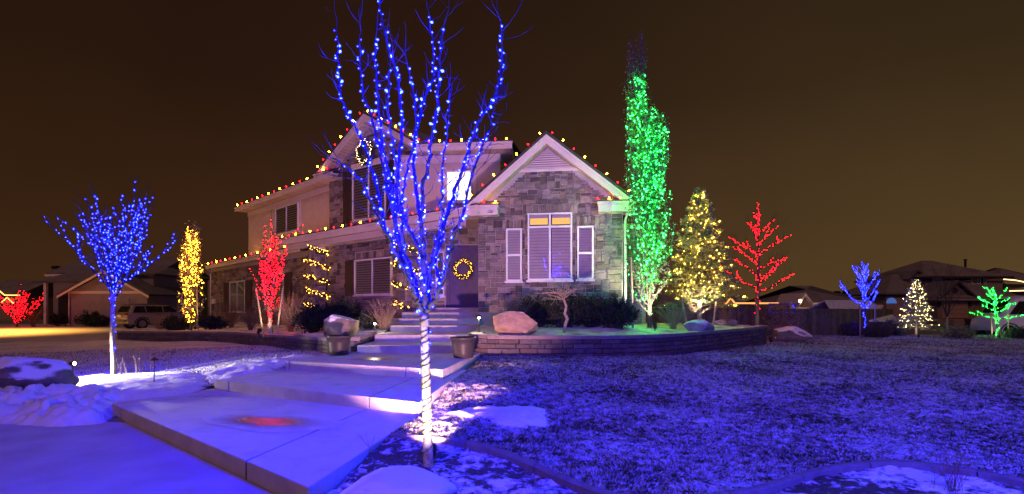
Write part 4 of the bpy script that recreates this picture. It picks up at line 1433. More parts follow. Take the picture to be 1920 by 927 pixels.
def garland(c, s_, z0, z1, turns, label, seed):
    root = thing('garland', (c.x, c.y, z0), label, 'garland', 'lit garlands wound round the porch pillars')
    rr = random.Random(seed)
    path = []
    rad = s_ * 1.25 + .10
    n = int(turns * 28)
    for i in range(n + 1):
        a = 2 * math.pi * turns * i / n + .6
        ca, sa = math.cos(a), math.sin(a)
        k = rad / max(abs(ca), abs(sa)) * .92
        k = min(k, rad * 1.22)
        path.append(Vector((c.x, c.y, z0 + (z1 - z0) * i / n)) + (PEV.u * ca + PEV.n * sa) * k)
    MB().tube(path, .025, 5).build('cord', M_needle_d, root)
    pts, dirs = [], []
    for i in range(1500):
        j = rr.randrange(len(path) - 1); p = path[j].lerp(path[j + 1], rr.random())
        d = Vector((rr.gauss(0, 1), rr.gauss(0, 1), rr.gauss(0, 1))).normalized()
        pts.append(p + d * .03); dirs.append(d)
    sprays('needles', pts, dirs, .13, .03, M_needle, root, seed)
    b = []
    for j in range(len(path) - 1):
        for _ in range(2):
            p = path[j].lerp(path[j + 1], rr.random())
            d = Vector((rr.gauss(0, 1), rr.gauss(0, 1), rr.gauss(0, .8))).normalized()
            b.append(p + d * .10)
    oct_bulbs('bulb_chain', b, .020, emit('led_garland', WARM, 22), root)


garland(PILL[0][0], PILL[0][1], 1.55, 4.3, 4.2, 'lit garland spiralling up the left porch pillar beside the red tree', 4)
garland(PILL[1][0], PILL[1][1], 1.55, 4.2, 3.6, 'lit garland spiralling up the porch pillar behind the foreground tree', 5)


# ================================================================== TREES
def grow(p, d, length, r0, r1, n, wander, up, rr):
    pts, rad = [Vector(p)], [r0]
    d = Vector(d).normalized()
    for i in range(n):
        d = (d + Vector((rr.gauss(0, wander), rr.gauss(0, wander), rr.gauss(0, wander) + up))).normalized()
        pts.append(pts[-1] + d * (length / n))
        rad.append(r0 + (r1 - r0) * (i + 1) / n)
    return pts, rad


def bulbs_along(branches, spacing, rr, off=.012, zmin=-9, jitter=.5, zmax=99):
    out = []
    for pts, rad in branches:
        s = rr.random() * spacing
        for i in range(len(pts) - 1):
            a, b = pts[i], pts[i + 1]
            L = (b - a).length
            while s < L:
                t = s / L
                p = a.lerp(b, t)
                if zmin < p.z < zmax:
                    d = Vector((rr.gauss(0, 1), rr.gauss(0, 1), rr.gauss(0, 1)))
                    ax = (b - a).normalized(); d = (d - ax * d.dot(ax)).normalized()
                    out.append(p + d * (rad[i] + off))
                s += spacing * rr.uniform(1 - jitter, 1 + jitter)
            s -= L
    return out


def spiral_wire(pts, rad, pitch, wr, off=.004):
    """a wire wound round a limb"""
    out = []
    ph = 0
    for i in range(len(pts) - 1):
        a, b = pts[i], pts[i + 1]
        ax = (b - a); L = ax.length
        if L < 1e-6: continue
        ax.normalize(); n1 = ax.cross(Vector((.2, 1, .1))).normalized(); n2 = ax.cross(n1)
        k = max(2, int(L / pitch * 10))
        for j in range(k):
            t = j / k
            an = ph + 2 * math.pi * (L * t) / pitch
            r_ = rad[i] + (rad[i + 1] - rad[i]) * t + off
            out.append(a.lerp(b, t) + (n1 * math.cos(an) + n2 * math.sin(an)) * r_)
        ph += 2 * math.pi * L / pitch
    return out


# ---------------------------------------------------------------- foreground tree, limbs traced one by one
TY = 4.8
rt = random.Random(77)
tz = g(-.785, TY)
LIMBS = {  # photo pixels with a depth offset at the tip
    'trunk': ([(803, 889), (802, 830), (800, 760), (798, 690), (796, 630), (796, 588)], 0, .050, .038),
    'a': ([(794, 592), (786, 572), (774, 545), (761, 514), (743, 478), (728, 445), (710, 408), (694, 377), (674, 337), (649, 313), (622, 297)], -.45, .026, .004),
    'a2': ([(728, 445), (716, 400), (708, 362), (694, 308), (671, 248), (642, 189), (634, 144), (634, 74), (627, 6)], .35, .016, .004),
    'b': ([(761, 514), (748, 452), (735, 390), (719, 318), (709, 258), (681, 164), (674, 99), (677, 28)], -.1, .022, .004),
    'c': ([(795, 585), (778, 530), (757, 470), (743, 427), (733, 347), (719, 278), (709, 188), (704, 99), (708, 30)], .5, .026, .004),
    'c2': ([(741, 410), (748, 318), (753, 223), (743, 139), (724, 74), (713, 20), (709, -30)], .2, .018, .005),
    'd': ([(796, 590), (795, 540), (795, 484), (792, 445), (790, 400), (798, 327), (808, 278), (820, 198), (823, 124), (830, 60), (846, -10)], -.3, .030, .004),
    'd2': ([(791, 420), (778, 340), (776, 278), (792, 198), (813, 139), (808, 60), (797, -12)], .55, .018, .004),
    'e': ([(794, 500), (785, 465), (767, 432), (757, 406), (755, 372), (762, 330), (774, 278), (778, 208), (766, 130), (760, 90)], .1, .020, .003),
    'f': ([(798, 588), (803, 540), (806, 502), (818, 465), (826, 432), (839, 400), (858, 347), (878, 283), (902, 223), (929, 179), (941, 114), (939, 50), (933, 16)], .25, .028, .004),
    'f2': ([(824, 440), (828, 398), (828, 347), (833, 278), (840, 218), (843, 160)], -.25, .013, .003),
    'h': ([(799, 586), (812, 566), (826, 540), (837, 509), (847, 465), (852, 437), (866, 408), (882, 337), (907, 268), (925, 218), (931, 188)], -.5, .026, .004),
    'h2': ([(826, 540), (819, 512), (818, 490), (829, 440), (848, 380), (872, 320), (893, 262)], .5, .014, .003),
    'k': ([(757, 470), (752, 400), (744, 330), (735, 262), (728, 200), (731, 140), (735, 100)], -.55, .016, .003),
}
start_off = {'a2': ('a', .5), 'b': ('a', .3), 'c2': ('c', .45), 'd2': ('d', .4), 'e': ('d', .2), 'f2': ('f', .35), 'h2': ('h', .2), 'k': ('c', .3)}
NB = {}
for k, (px, dep, r0, r1) in LIMBS.items():
    d_start = 0
    if k in start_off:
        pk, fr0 = start_off[k]; d_start = LIMBS[pk][1] * fr0
    n = len(px)
    raw = []
    for i, (x, y) in enumerate(px):
        t = i / (n - 1)
        raw.append(tuple(P(x, y, TY + d_start + (dep - d_start) * t)))
    sm = smooth_poly(raw, 5)
    pts = [Vector(p) + (Vector((rt.gauss(0, .008), rt.gauss(0, .008), 0)) if 0 < i < len(sm) - 1 and k != 'trunk' else Vector((0, 0, 0))) for i, p in enumerate(sm)]
    rad = [r0 + (r1 - r0) * (i / (len(pts) - 1)) ** .8 for i in range(len(pts))]
    if k == 'trunk': pts[0].z = tz - .1; rad[0] = .062; rad[1] = .056
    NB[k] = (pts, rad)
ft = thing('ornamental_tree', (NB['trunk'][0][0].x, TY, tz), 'tall bare tree in the foreground wound with blue lights', 'tree')
MB().tube(*NB['trunk'], k=14).build('trunk', M_birch, ft, True)
twigs = []
for k, (pts, rad) in NB.items():
    if k == 'trunk': continue
    lb = MB().tube(pts, rad, 8)
    # short spurs and twigs
    for i in range(2, len(pts) - 1):
        if rt.random() < .52:
            a = pts[i]; ax = (pts[i + 1] - pts[i - 1]).normalized()
            d = Vector((rt.gauss(0, 1), rt.gauss(0, .8), rt.uniform(-.1, .8))); d = (d - ax * d.dot(ax) * .6 + ax * .8).normalized()
            L = rt.uniform(.05, .30) * (1.3 if i > len(pts) * .5 else .7)
            tp = grow(a, d, L, max(.004, rad[i] * .35), .0018, 4, .18, .10, rt)
            twigs.append(tp); lb.tube(*tp, k=4)
            if L > .2 and rt.random() < .7:
                tp2 = grow(tp[0][2], (d + Vector((rt.gauss(0, .6), rt.gauss(0, .6), .3))), L * .5, .003, .0015, 3, .2, .1, rt); lb.tube(*tp2, k=4)
    # continue thin leader past the tip
    tip = grow(pts[-1], pts[-1] - pts[-3], rt.uniform(.15, .35), rad[-1], .0015, 5, .12, .12, rt)
    lb.tube(*tip, k=4)
    lb.build('limb', M_limb, ft, True)
# its light string: bulbs one by one
fs = thing('light_string', (-.7, TY, 1.6), 'blue LED string wound round the foreground tree', 'string lights')
LEDM = MB().lathe([(.0055, -.012), (.006, 0), (.0115, .004), (.0125, .013), (.009, .021), (.003, .025)], k=8).mesh('bulb', True); LEDM.materials.append(E_blue_near)
wm = MB()
for k, (pts, rad) in NB.items():
    if k == 'trunk':
        wm.tube(spiral_wire(pts[6:], rad[6:], .105, .004), .0045, 5)
        wm.tube(spiral_wire(pts[3:], rad[3:], .21, .004, .006), .004, 5)
    else:
        m_ = int(len(pts) * .92)
        wm.tube(spiral_wire(pts[:m_], rad[:m_], .16, .003), .0032, 4)
wm.build('wire', M_wire, fs)
near_b = bulbs_along([(v[0][:int(len(v[0]) * .93)], v[1]) for k, v in NB.items() if k != 'trunk'], .062, rt, .014, zmin=1.55, jitter=.75)
near_b += bulbs_along([(NB['trunk'][0][14:], NB['trunk'][1][14:])], .075, rt, .016)
near_b += bulbs_along([(NB['trunk'][0][6:16], NB['trunk'][1][6:16])], .2, rt, .012)
rt.shuffle(near_b)
extra_b, near_b = near_b[285:], near_b[:285]
oct_bulbs('bulb_chain', extra_b, .0062, E_blue_near, fs)
for p in near_b:
    d = Vector((rt.gauss(0, 1), rt.gauss(0, 1) - .6, rt.gauss(0, .7))).normalized()
    sc = rt.choice((.35, .45, .55, .65, .9))
    link('bulb', LEDM, fs, None, Matrix.Translation(p) @ d.to_track_quat('Z', 'Y').to_matrix().to_4x4() @ Matrix.Scale(sc, 4))
# small dark control box high in the right limb
pb = P(940, 171, TY + .15)
MB().box(pb, (.07, .05, .11)).tube([pb + Vector((0, 0, .05)), pb + Vector((.01, .02, .12))], .008, 6).build('connector_box', M_black, fs)


def bare_tree(base, H, trunk_h, n, spread, seed, m, label, r0=.05, sub=4, curve=.05, name='ornamental_tree', twig_ext=1.15, upb=.10, depth_sq=.8, spire=0.0, bias=0.0):
    """vase of limbs on a short trunk; returns branches for its lights"""
    rr = random.Random(seed)
    base = Vector(base)
    root = thing(name, base, label, 'tree')
    top = base + Vector((rr.uniform(-.03, .03), 0, trunk_h))
    tp = [base - Vector((0, 0, .1)), base + Vector((0, 0, .1)), base.lerp(top, .5) + Vector((rr.uniform(-.03, .03), 0, 0)), top]
    tr = [r0 * 1.25, r0 * 1.1, r0 * .9, r0 * .8]
    MB().tube(tp, tr, 10).build('trunk', m, root, True)
    br = [(tp[1:], tr[1:])]
    for i in range(n):
        a = 2 * math.pi * (i + rr.uniform(-.25, .25)) / n
        ring = (i % 3) / 2.0
        tilt = spread * (.25 + .75 * ring) if i else .03
        d = Vector((math.cos(a) * tilt + bias, math.sin(a) * tilt * depth_sq, 1)).normalized()
        z0 = rr.uniform(.85, 1.0) if i % 4 else rr.uniform(.98, 1.05)
        L = (H - trunk_h) * rr.uniform(.82, 1.02) / max(.55, d.z) * (.92 if tilt > spread * .7 else 1)
        L = min(L, (H - trunk_h) * 1.15)
        if spire and i: L *= 1 - spire * (.35 + .65 * ring) * rr.uniform(.8, 1.1)
        p0 = base.lerp(top, z0)
        pts, rad = grow(p0, d, L, r0 * .36, .004, 10, curve, upb * .35, rr)
        mb = MB().tube(pts, rad, 6)
        br.append((pts, rad))
        for j in range(sub):
            k = rr.randrange(2, 8)
            dd_ = (pts[k + 1] - pts[k]).normalized() + Vector((rr.gauss(0, .45), rr.gauss(0, .45), .15))
            q = grow(pts[k], dd_, L * rr.uniform(.25, .5), rad[k] * .6, .004, 6, curve * 1.3, upb * .4, rr)
            mb.tube(*q, k=5); br.append(q)
            for _ in range(3):
                kk = rr.randrange(1, 6)
                d3 = (q[0][kk + 1 if kk < 6 else 6] - q[0][kk]).normalized() + Vector((rr.gauss(0, .6), rr.gauss(0, .6), .2))
                mb.tube(*grow(q[0][kk], d3, L * rr.uniform(.08, .22), .004, .002, 4, .12, .06, rr), k=4)
        if twig_ext > 0:
            e = grow(pts[-1], pts[-1] - pts[-3], L * .12 * twig_ext, .006, .002, 4, .1, .08, rr); mb.tube(*e, k=4)
        mb.build('limb', M_limb, root, True)
    return root, br


def leader_tree(base, H, first, n, Lmax, seed, m, label, r0=.07, rise=.55, droop=0.0, fuzz=10, sub=2):
    """straight leader with limbs leaving it at many heights and a halo of fine unlit twigs"""
    rr = random.Random(seed)
    base = Vector(base)
    root = thing('ornamental_tree', base, label, 'tree')
    tp, tr = grow(base - Vector((0, 0, .1)), (0, 0, 1), H + .1, r0, .008, 12, .018, .03, rr)
    MB().tube(tp, tr, 10).build('trunk', m, root, True)
    br = [(tp[1:], tr[1:])]
    for i in range(n):
        t = (i + rr.uniform(.1, .9)) / n
        z = first + (H * .86 - first) * t
        k = min(11, int(z / (H + .1) * 12)); p0 = tp[k].lerp(tp[k + 1], min(1, max(0, (base.z + z - tp[k].z) / max(.01, tp[k + 1].z - tp[k].z))))
        a = i * 2.4 + rr.uniform(-.4, .4)
        L = Lmax * (1 - t * .62) * rr.uniform(.7, 1.08)
        d = Vector((math.cos(a), math.sin(a) * .8, rise * (.45 + 1.1 * t)))
        pts, rad = grow(p0, d, L, r0 * .38 * (1 - .5 * t), .006, 9, .075, .035 - droop * (1 - t), rr)
        mb = MB().tube(pts, rad, 6); br.append((pts, rad))
        for j in range(sub):
            k = rr.randrange(2, 7)
            q = grow(pts[k], (pts[k + 1] - pts[k]).normalized() + Vector((rr.gauss(0, .5), rr.gauss(0, .5), .3)), L * rr.uniform(.25, .45), rad[k] * .6, .004, 6, .07, .03, rr)
            mb.tube(*q, k=5)
            if j == 0: br.append(q)
        for j in range(fuzz):
            k = rr.randrange(3, 9)
            mb.tube(*grow(pts[k], (pts[k + 1] - pts[k]).normalized() * .7 + Vector((rr.gauss(0, .45), rr.gauss(0, .45), .9)), L * rr.uniform(.2, .55), .006, .002, 5, .07, .04, rr), k=3)
        mb.build('limb', M_limb, root, True)
    return root, br


def string_on(br, spacing, r, m, label, seed, base, zmin=-9, zmax=99, off=.015, trunk_wire=True, cap=1400):
    rr = random.Random(seed)
    root = thing('light_string', base, label, 'string lights')
    wm = MB()
    for pts, rad in br[:1 if not trunk_wire else len(br)]:
        wm.tube(spiral_wire(pts, rad, .22, .004), .004, 3, False)
    wm.build('wire', M_wire, root)
    b = bulbs_along(br, spacing, rr, off, zmin, .7, zmax)
    rr.shuffle(b)
    oct_bulbs('bulb_chain', b[:cap], r, m, root)
    return root


# left blue tree
b = P(214, 705, 10.7); b.z = g(b.x, b.y) + .04
lt, br = bare_tree(b, 4.2, 1.75, 14, .86, 31, M_birch, 'bare young tree with blue lights beside the snowy left boulder', r0=.048, sub=5, curve=.06, spire=.36, bias=.13)
string_on(br, .135, .011, E_blue, 'blue LED string wound round the left tree in the snow bank', 5, b, zmin=b.z + .4)

# red tree in the left bed, narrow upright stems
b = P(507, 622, 17.4); b.z = zbl(b.x, b.y)
rt1, br = bare_tree(b, 4.15, .55, 14, .22, 41, M_birch, 'narrow many stemmed tree wound with red lights before the garage wing', r0=.075, sub=4, curve=.035, upb=.14, spire=.45)
string_on(br, .105, .0125, E_red, 'red LED string wound round the narrow tree before the garage wing', 6, b, zmin=b.z + .3, cap=1300)
# its support stakes
for sx in (490, 521):
    q = P(sx + (4 if sx < 507 else -2), 624, 17.2); q.z = zbl(q.x, q.y)
    t = P(sx - (10 if sx < 507 else -10), 540, 17.3)
    MB().tube([q - Vector((0, 0, .1)), q.lerp(t, .5), t], .028, 8).build('tree_stake', M_wood, label='%s wooden stake propping the narrow red lit tree' % ('left' if sx < 507 else 'right'), cat='stake')

# red tree at the right
b = P(1419, 606, 20.0); b.z = .93
_, br = leader_tree(b, 4.75, 1.15, 17, 2.0, 57, M_bark, 'open crowned bare tree with red lights at the end of the curved wall', r0=.085, rise=.62)
cen = [Vector((b.x, b.y, 0))]
string_on(br, .07, .0125, E_red, 'red LED string wound round the tree at the end of the curved wall', 7, b, zmax=5.9, cap=900)

# blue tree far right
b = P(1623, 628, 24.0); b.z = g(b.x, b.y)
_, br = leader_tree(b, 3.55, 1.2, 12, 1.75, 63, M_bark, 'small bare tree with blue lights before the dark fence', r0=.06, rise=1.15, fuzz=7, sub=1)
string_on(br, .062, .0125, E_blue_far, 'blue LED string wound round the small tree before the fence', 8, b, zmax=b.z + 3.6, cap=800)
for i, dx in enumerate((-.32, .38)):
    q = Vector((b.x + dx, b.y - .1, g(b.x + dx, b.y)))
    MB().tube([q - Vector((0, 0, .1)), q + Vector((-.02, 0, 1.55))], .03, 8).build('tree_stake', M_wood, label='%s pale stake beside the small blue lit tree' % ('left', 'right')[i], cat='stake')

# green tree far right
b = P(1872, 632, 23.0); b.z = g(b.x, b.y)
_, br = leader_tree(b, 2.35, .85, 13, 1.35, 71, M_bark, 'small spreading bare tree with green lights at the far right', r0=.055, rise=.35, fuzz=3, sub=3)
string_on(br, .10, .0095, E_green, 'green LED string wound round the small far right tree', 9, b, cap=330)
for i, dx in enumerate((-.38, .36)):
    q = Vector((b.x + dx, b.y - .1, g(b.x + dx, b.y)))
    MB().tube([q - Vector((0, 0, .1)), q + Vector((-.03, 0, 1.15))], .028, 8).build('tree_stake', M_wood, label='%s stake beside the small green lit tree' % ('left', 'right')[i], cat='stake')

# wide red shrub tree at the far left
b = P(32, 612, 39); b.z = .08
_, br = bare_tree(b, 2.9, .25, 15, 1.0, 83, M_bark, 'wide bushy tree of red lights at the far left edge', r0=.08, sub=4, curve=.05, name='shrub_tree', twig_ext=5.0, spire=.12)
string_on(br, .20, .019, E_red, 'red LED string filling the bushy tree at the far left edge', 10, b, cap=620)

# grey bare tree without lights before the right house
b = P(1777, 622, 30); b.z = -.1
bare_tree(b, 3.9, 1.1, 9, .55, 91, mat('grey_bark', (.36, .33, .30), (.26, .24, .22), rough=.9, scale=20), 'grey bare tree without lights before the big right house', r0=.06, sub=4, curve=.05)


# ---------------------------------------------------------------- leafy columns
def column_tree(base, H, R0, seed, n_stem, n_leaf, leaf, n_bulb, br_, m_leaf, m_bulb, label, slabel, prof, bulb_top=1.0, lean=0.0, second=None):
    rr = random.Random(seed); rg_ = np.random.default_rng(seed)
    base = Vector(base)
    root = thing('columnar_tree', base, label, 'tree')
    MB().tube([base - Vector((0, 0, .1)), base + Vector((0, 0, .5)), base + Vector((lean * .4, 0, H * .5)), base + Vector((lean, 0, H * .96))], [.075, .065, .04, .008], 8).build('trunk', M_bark, root, True)
    stems = MB()
    pts, dirs, bp = [], [], []
    for i in range(n_stem):
        Hs, ln_ = (H, lean) if not second or i % 5 < 3 else second
        z0 = rr.uniform(.03, .78) * Hs
        a = rr.uniform(0, 2 * math.pi)
        t0 = z0 / Hs
        L = min(Hs * .30, Hs - z0) * rr.uniform(.5, 1.0)
        start = base + Vector((ln_ * t0, 0, z0))
        rmax = R0 * prof((z0 + L * .6) / Hs) * rr.uniform(.35, 1.1)
        lush = rr.choice((.3, .7, 1.0, 1.3, 1.7))
        n = 8
        s = []
        for k in range(n + 1):
            t = k / n
            r_ = rmax * math.sin(min(1, t * 1.3) * math.pi / 2)
            s.append(start + Vector((math.cos(a) * r_ + rr.gauss(0, .015) + ln_ * L * t / Hs, math.sin(a) * r_ + rr.gauss(0, .015), L * t)))
        stems.tube(s, [.014 * (1 - .8 * k / n) + .002 for k in range(n + 1)], 4)
        for _ in range(int(n_leaf / n_stem * lush)):
            k = rr.randrange(1, n); p = s[k].lerp(s[k + 1], rr.random())
            o = Vector((rr.gauss(0, 1), rr.gauss(0, 1), rr.gauss(0, 1))).normalized()
            pts.append(p + o * rr.uniform(.01, .13)); dirs.append(o + Vector((0, 0, -.25)))
        for _ in range(max(1, int(n_bulb / n_stem * rr.choice((.4, .8, 1.0, 1.8))))):
            k = rr.randrange(0, n); p = s[k].lerp(s[k + 1], rr.random())
            o = Vector((rr.gauss(0, 1), rr.gauss(0, 1) - .5, rr.gauss(0, 1))).normalized()
            q = p + o * .06
            if (q.z - base.z) / H < bulb_top * (1 if q.x < base.x + .05 else .93): bp.append(q)
    stems.build('limb', M_bark, root, True)
    sprays('foliage', pts, dirs, leaf, leaf * .75, m_leaf, root, seed, 1, .7)
    st = thing('light_string', base, slabel, 'string lights')
    wp = [base + Vector((R0 * .5 * math.cos(i * .5) * prof(i / 120), R0 * .5 * math.sin(i * .5) * prof(i / 120), H * bulb_top * i / 122)) for i in range(1, 118)]
    MB().tube(wp, .005, 3).build('wire', M_wire, st)
    oct_bulbs('bulb_chain', bp, br_, m_bulb, st)


gp = lambda t: (.55 + .45 * min(1, t / .12)) * (1 if t < .5 else max(.10, 1 - ((t - .5) / .5) ** 1.5 * .88))
b = P(1218, 614, 15.0); b.z = zbr(b.x, b.y) - .02
column_tree(b, 8.6, .58, 12, 190, 13000, .058, 1000, .0112, M_leaf_d, E_green, 'tall slender columnar tree with green lights beside the right gable',
            'green LED string filling the tall columnar tree', gp, .85, lean=-.42, second=(6.5, .20))
yp = lambda t: (.6 + .4 * min(1, t / .2)) * (1 if t < .55 else max(.22, 1 - ((t - .55) / .45) * .75))
b = P(358, 614, 24.0); b.z = zbl(b.x, b.y)
column_tree(b, 5.1, .52, 14, 80, 4200, .085, 620, .0205, M_leaf, E_gold, 'slim columnar tree covered in golden lights left of the house',
            'golden LED string filling the slim columnar tree', yp, .99)
q = b + Vector((.42, -.15, 0))
MB().tube([q - Vector((0, 0, .1)), q + Vector((-.05, 0, 1.9))], .03, 8).build('tree_stake', M_wood, label='stake leaning beside the golden lit columnar tree', cat='stake')
q = P(1187, 618, 14.6); q.z = zbr(q.x, q.y)
MB().tube([q - Vector((0, 0, .1)), q + Vector((-.06, .02, 2.0))], .032, 8).build('tree_stake', M_wood, label='green lit wooden stake left of the tall columnar tree', cat='stake')


# ---------------------------------------------------------------- conifers
def conifer(base, H, R0, seed, nb, needle, m_n, nbulb, br_, m_b, label, slabel, trunk_clear, per=16, trunk_r=.09):
    rr = random.Random(seed)
    base = Vector(base)
    root = thing('spruce_tree', base, label, 'tree')
    MB().tube([base - Vector((0, 0, .1)), base + Vector((0, 0, trunk_clear)), base + Vector((0, 0, H * .98))], [trunk_r, trunk_r * .85, .012], 10).build('trunk', M_birch, root, True)
    mb = MB(); pts, dirs, tips = [], [], []
    for i in range(nb):
        t = (i + rr.random()) / nb
        t = t ** .85
        z = trunk_clear + (H - trunk_clear) * t * .985
        L = R0 * ((1 - t) ** .82 + .05) * rr.uniform(.72, 1.12)
        a = i * 2.399 + rr.uniform(-.3, .3)
        d = Vector((math.cos(a), math.sin(a), .22 + .5 * t))
        s, rad = grow(base + Vector((0, 0, z)), d, L, .018 * (1 - t) + .006, .004, 6, .06, -.045 + .04 * t, rr)
        mb.tube(s, rad, 4)
        side_ = Vector((-math.sin(a), math.cos(a), 0))
        m_ = int(4 + L * 9)
        for k in range(m_):
            f = .18 + .82 * k / m_
            j = min(5, int(f * 6)); p = s[j].lerp(s[j + 1], f * 6 - j)
            for sg in (-1, 1):
                ln = L * .38 * (1.1 - f) + .07
                dd_ = (side_ * sg + (s[j + 1] - s[j]).normalized() * .9 + Vector((0, 0, rr.uniform(-.25, .15)))).normalized()
                for q in range(int(per * .5)):
                    u = rr.random()
                    pts.append(p + dd_ * ln * u); dirs.append(dd_ + Vector((0, 0, rr.uniform(-.2, .5))))
                if rr.random() < .5: tips.append(p + dd_ * ln * rr.uniform(.4, 1) + Vector((0, 0, .03)))
        tips += [s[-1], s[-2].lerp(s[-1], rr.random())]
    mb.build('limb', M_bark, root)
    sprays('foliage', pts, dirs, needle, needle * .22, m_n, root, seed, 1, .55)
    rr.shuffle(tips)
    st = thing('light_string', base, slabel, 'string lights')
    wp = [base + Vector((R0 * (1 - i / 150) * .9 * math.cos(i * .42), R0 * (1 - i / 150) * .9 * math.sin(i * .42), trunk_clear + (H - trunk_clear) * i / 151)) for i in range(0, 150)]
    MB().tube(wp, .004, 3).build('wire', M_wire, st)
    oct_bulbs('bulb_chain', tips[:nbulb], br_, m_b, st)


b = P(1312, 600, 18.0); b.z = .97
conifer(b, 4.75, 1.38, 3, 170, .105, M_needle_f, 520, .0125, E_warm, 'spruce tree sparkling with warm white lights between the columnar and red trees', 'warm white string lights over the spruce behind the curved wall', .62, per=34)
for i, (x0, x1) in enumerate(((1290, 1277), (1336, 1345))):
    q = P(x0, 606, 17.2); q.z = .95
    t = P(x1, 555, 17.3)
    MB().tube([q - Vector((0, 0, .1)), t], .035, 8).build('tree_stake', M_wood, label='%s slanting stake under the warm lit spruce' % ('left', 'right')[i], cat='stake')
b = P(1718, 629, 23.5); b.z = g(b.x, b.y)
conifer(b, 2.62, .82, 9, 110, .085, mat('silver_needles', (.22, .24, .22), (.12, .14, .12), rough=.7, scale=6, var=('island', .5)), 260, .0145, E_cool,
        'small silvery spruce with white lights at the right end of the lawn', 'white string lights over the small silvery spruce', .35, per=14, trunk_r=.06)

# ================================================================== SHRUBS
def twig_shrub(base, H, Rr, n, seed, m, label, r=.006, droop=0.0):
    rr = random.Random(seed)
    base = Vector(base)
    root = thing('bare_shrub', base, label, 'shrub')
    mb = MB()
    for i in range(n):
        a = rr.uniform(0, 2 * math.pi); t = Rr * rr.uniform(.1, 1.0) / H
        d = Vector((math.cos(a) * t, math.sin(a) * t, 1))
        pts, rad = grow(base + Vector((rr.gauss(0, .04), rr.gauss(0, .04), -.03)), d, H * rr.uniform(.7, 1.1), r, r * .3, 6, .09, droop, rr)
        mb.tube(pts, rad, 4)
        for _ in range(3):
            k = rr.randrange(2, 6)
            q = grow(pts[k], (pts[k + 1 if k < 6 else 6] - pts[k - 1]).normalized() + Vector((rr.gauss(0, .5), rr.gauss(0, .5), .1)), H * rr.uniform(.15, .35), r * .55, r * .25, 4, .12, .02, rr)
            mb.tube(*q, k=3)
    mb.build('stem', m, root)
    return root


def evergreen_shrub(base, sx, sy, sz, n, seed, m, label, needle=.09, up=.5, wide=.25):
    rr = random.Random(seed)
    base = Vector(base)
    root = thing('evergreen_shrub', base, label, 'shrub')
    mb = MB(); pts, dirs = [], []
    nbr = max(10, n // 60)
    for i in range(nbr):
        a = rr.uniform(0, 2 * math.pi); q = math.sqrt(rr.random())
        top = Vector((math.cos(a) * sx * q, math.sin(a) * sy * q, sz * (1 - .55 * q * q) * rr.uniform(.65, 1.05)))
        s = [base + Vector((top.x * .15, top.y * .15, 0)), base + top * .55 + Vector((top.x * .1, top.y * .1, 0)), base + top]
        mb.tube(s, [.012, .008, .003], 4)
        ax = (s[2] - s[0]).normalized()
        for _ in range(n // nbr):
            f = rr.uniform(.15, 1) ** .7
            p = s[0].lerp(s[1], f * 2) if f < .5 else s[1].lerp(s[2], f * 2 - 1)
            o = Vector((rr.gauss(0, 1), rr.gauss(0, 1), rr.gauss(0, 1))).normalized()
            pts.append(p + o * rr.uniform(.02, .16) * (1.1 - f * .5)); dirs.append(ax * up + o)
    mb.build('stem', M_bark, root)
    sprays('foliage', pts, dirs, needle, needle * wide, m, root, seed, 1, .4)
    return root


ev = [(1005, 15.2, .9, .95, 'low dark evergreen shrub directly behind the tan boulder'), (1058, 15.0, .9, 1.15, 'dark evergreen shrub behind the crooked little tree'),
      (1108, 14.9, .85, 1.0, 'dark evergreen shrub under the right side window of the gable'), (1150, 14.6, .75, .95, 'dark evergreen shrub at the right corner of the gable')]
for i, (x, Y, s_, h_, lb) in enumerate(ev):
    q = P(x, 620, Y); q.z = zbr(q.x, q.y) - .03
    evergreen_shrub(q, s_, .55, h_, 5200, 100 + i, M_needle_d, lb, .10, .7, .3)
q = P(960, 612, 14.6); q.z = zbr(q.x, q.y) - .02
twig_shrub(q, 1.15, .85, 70, 201, M_twig, 'purple brown bare shrub behind the tan boulder at the wall corner', .006)
q = P(720, 620, 14.9); q.z = zbl(q.x, q.y)
twig_shrub(q, .95, .62, 60, 202, M_twig_tan, 'fan of bare tan twigs left of the entry steps', .0085)
for i, (x, y, Y, H, Rr, lb, m) in enumerate([(545, 622, 18.5, 1.35, .75, 'bare twiggy shrub right of the narrow red lit tree', M_twig_tan), (433, 614, 25.0, 1.35, .8, 'bare shrub below the left garage window', M_twig),
                                             (470, 616, 22.0, 1.1, .7, 'bare shrub left of the narrow red lit tree', M_twig), (655, 600, 19.3, 1.2, .8, 'bare reddish shrub under the shuttered porch window', M_twig)]):
    q = P(x, y, Y); q.z = zbl(q.x, q.y)
    twig_shrub(q, H, Rr, 60, 210 + i, m, lb, .008)
for i, (x, Y, sx, h_, m, lb) in enumerate([(588, 17.0, .75, 1.05, M_needle_d, 'dark leafy evergreen left of the snow topped boulder in the left bed'), (645, 17.2, .8, .95, M_needle_d, 'dark evergreen behind the snow topped boulder in the left bed'),
                                           (690, 15.2, .42, .5, M_needle, 'small golden green evergreen glowing beside a path light'), (398, 23.2, .6, .6, M_needle_d, 'low dark evergreen at the foot of the golden lit tree'),
                                           (330, 25.5, .8, .75, M_needle_d, 'dark evergreen beside the parked car')]):
    q = P(x, 620, Y); q.z = zbl(q.x, q.y) if x > 350 else g(q.x, q.y) + .3
    evergreen_shrub(q, sx, .55, h_, 3200 if i != 2 else 2200, 300 + i, m, lb, .11 if i != 2 else .08, .6, .4)
q = P(300, 618, 26.5); q.z = .35
twig_shrub(q, .9, .9, 55, 230, M_twig_tan, 'tan bare shrub before the parked car', .008)

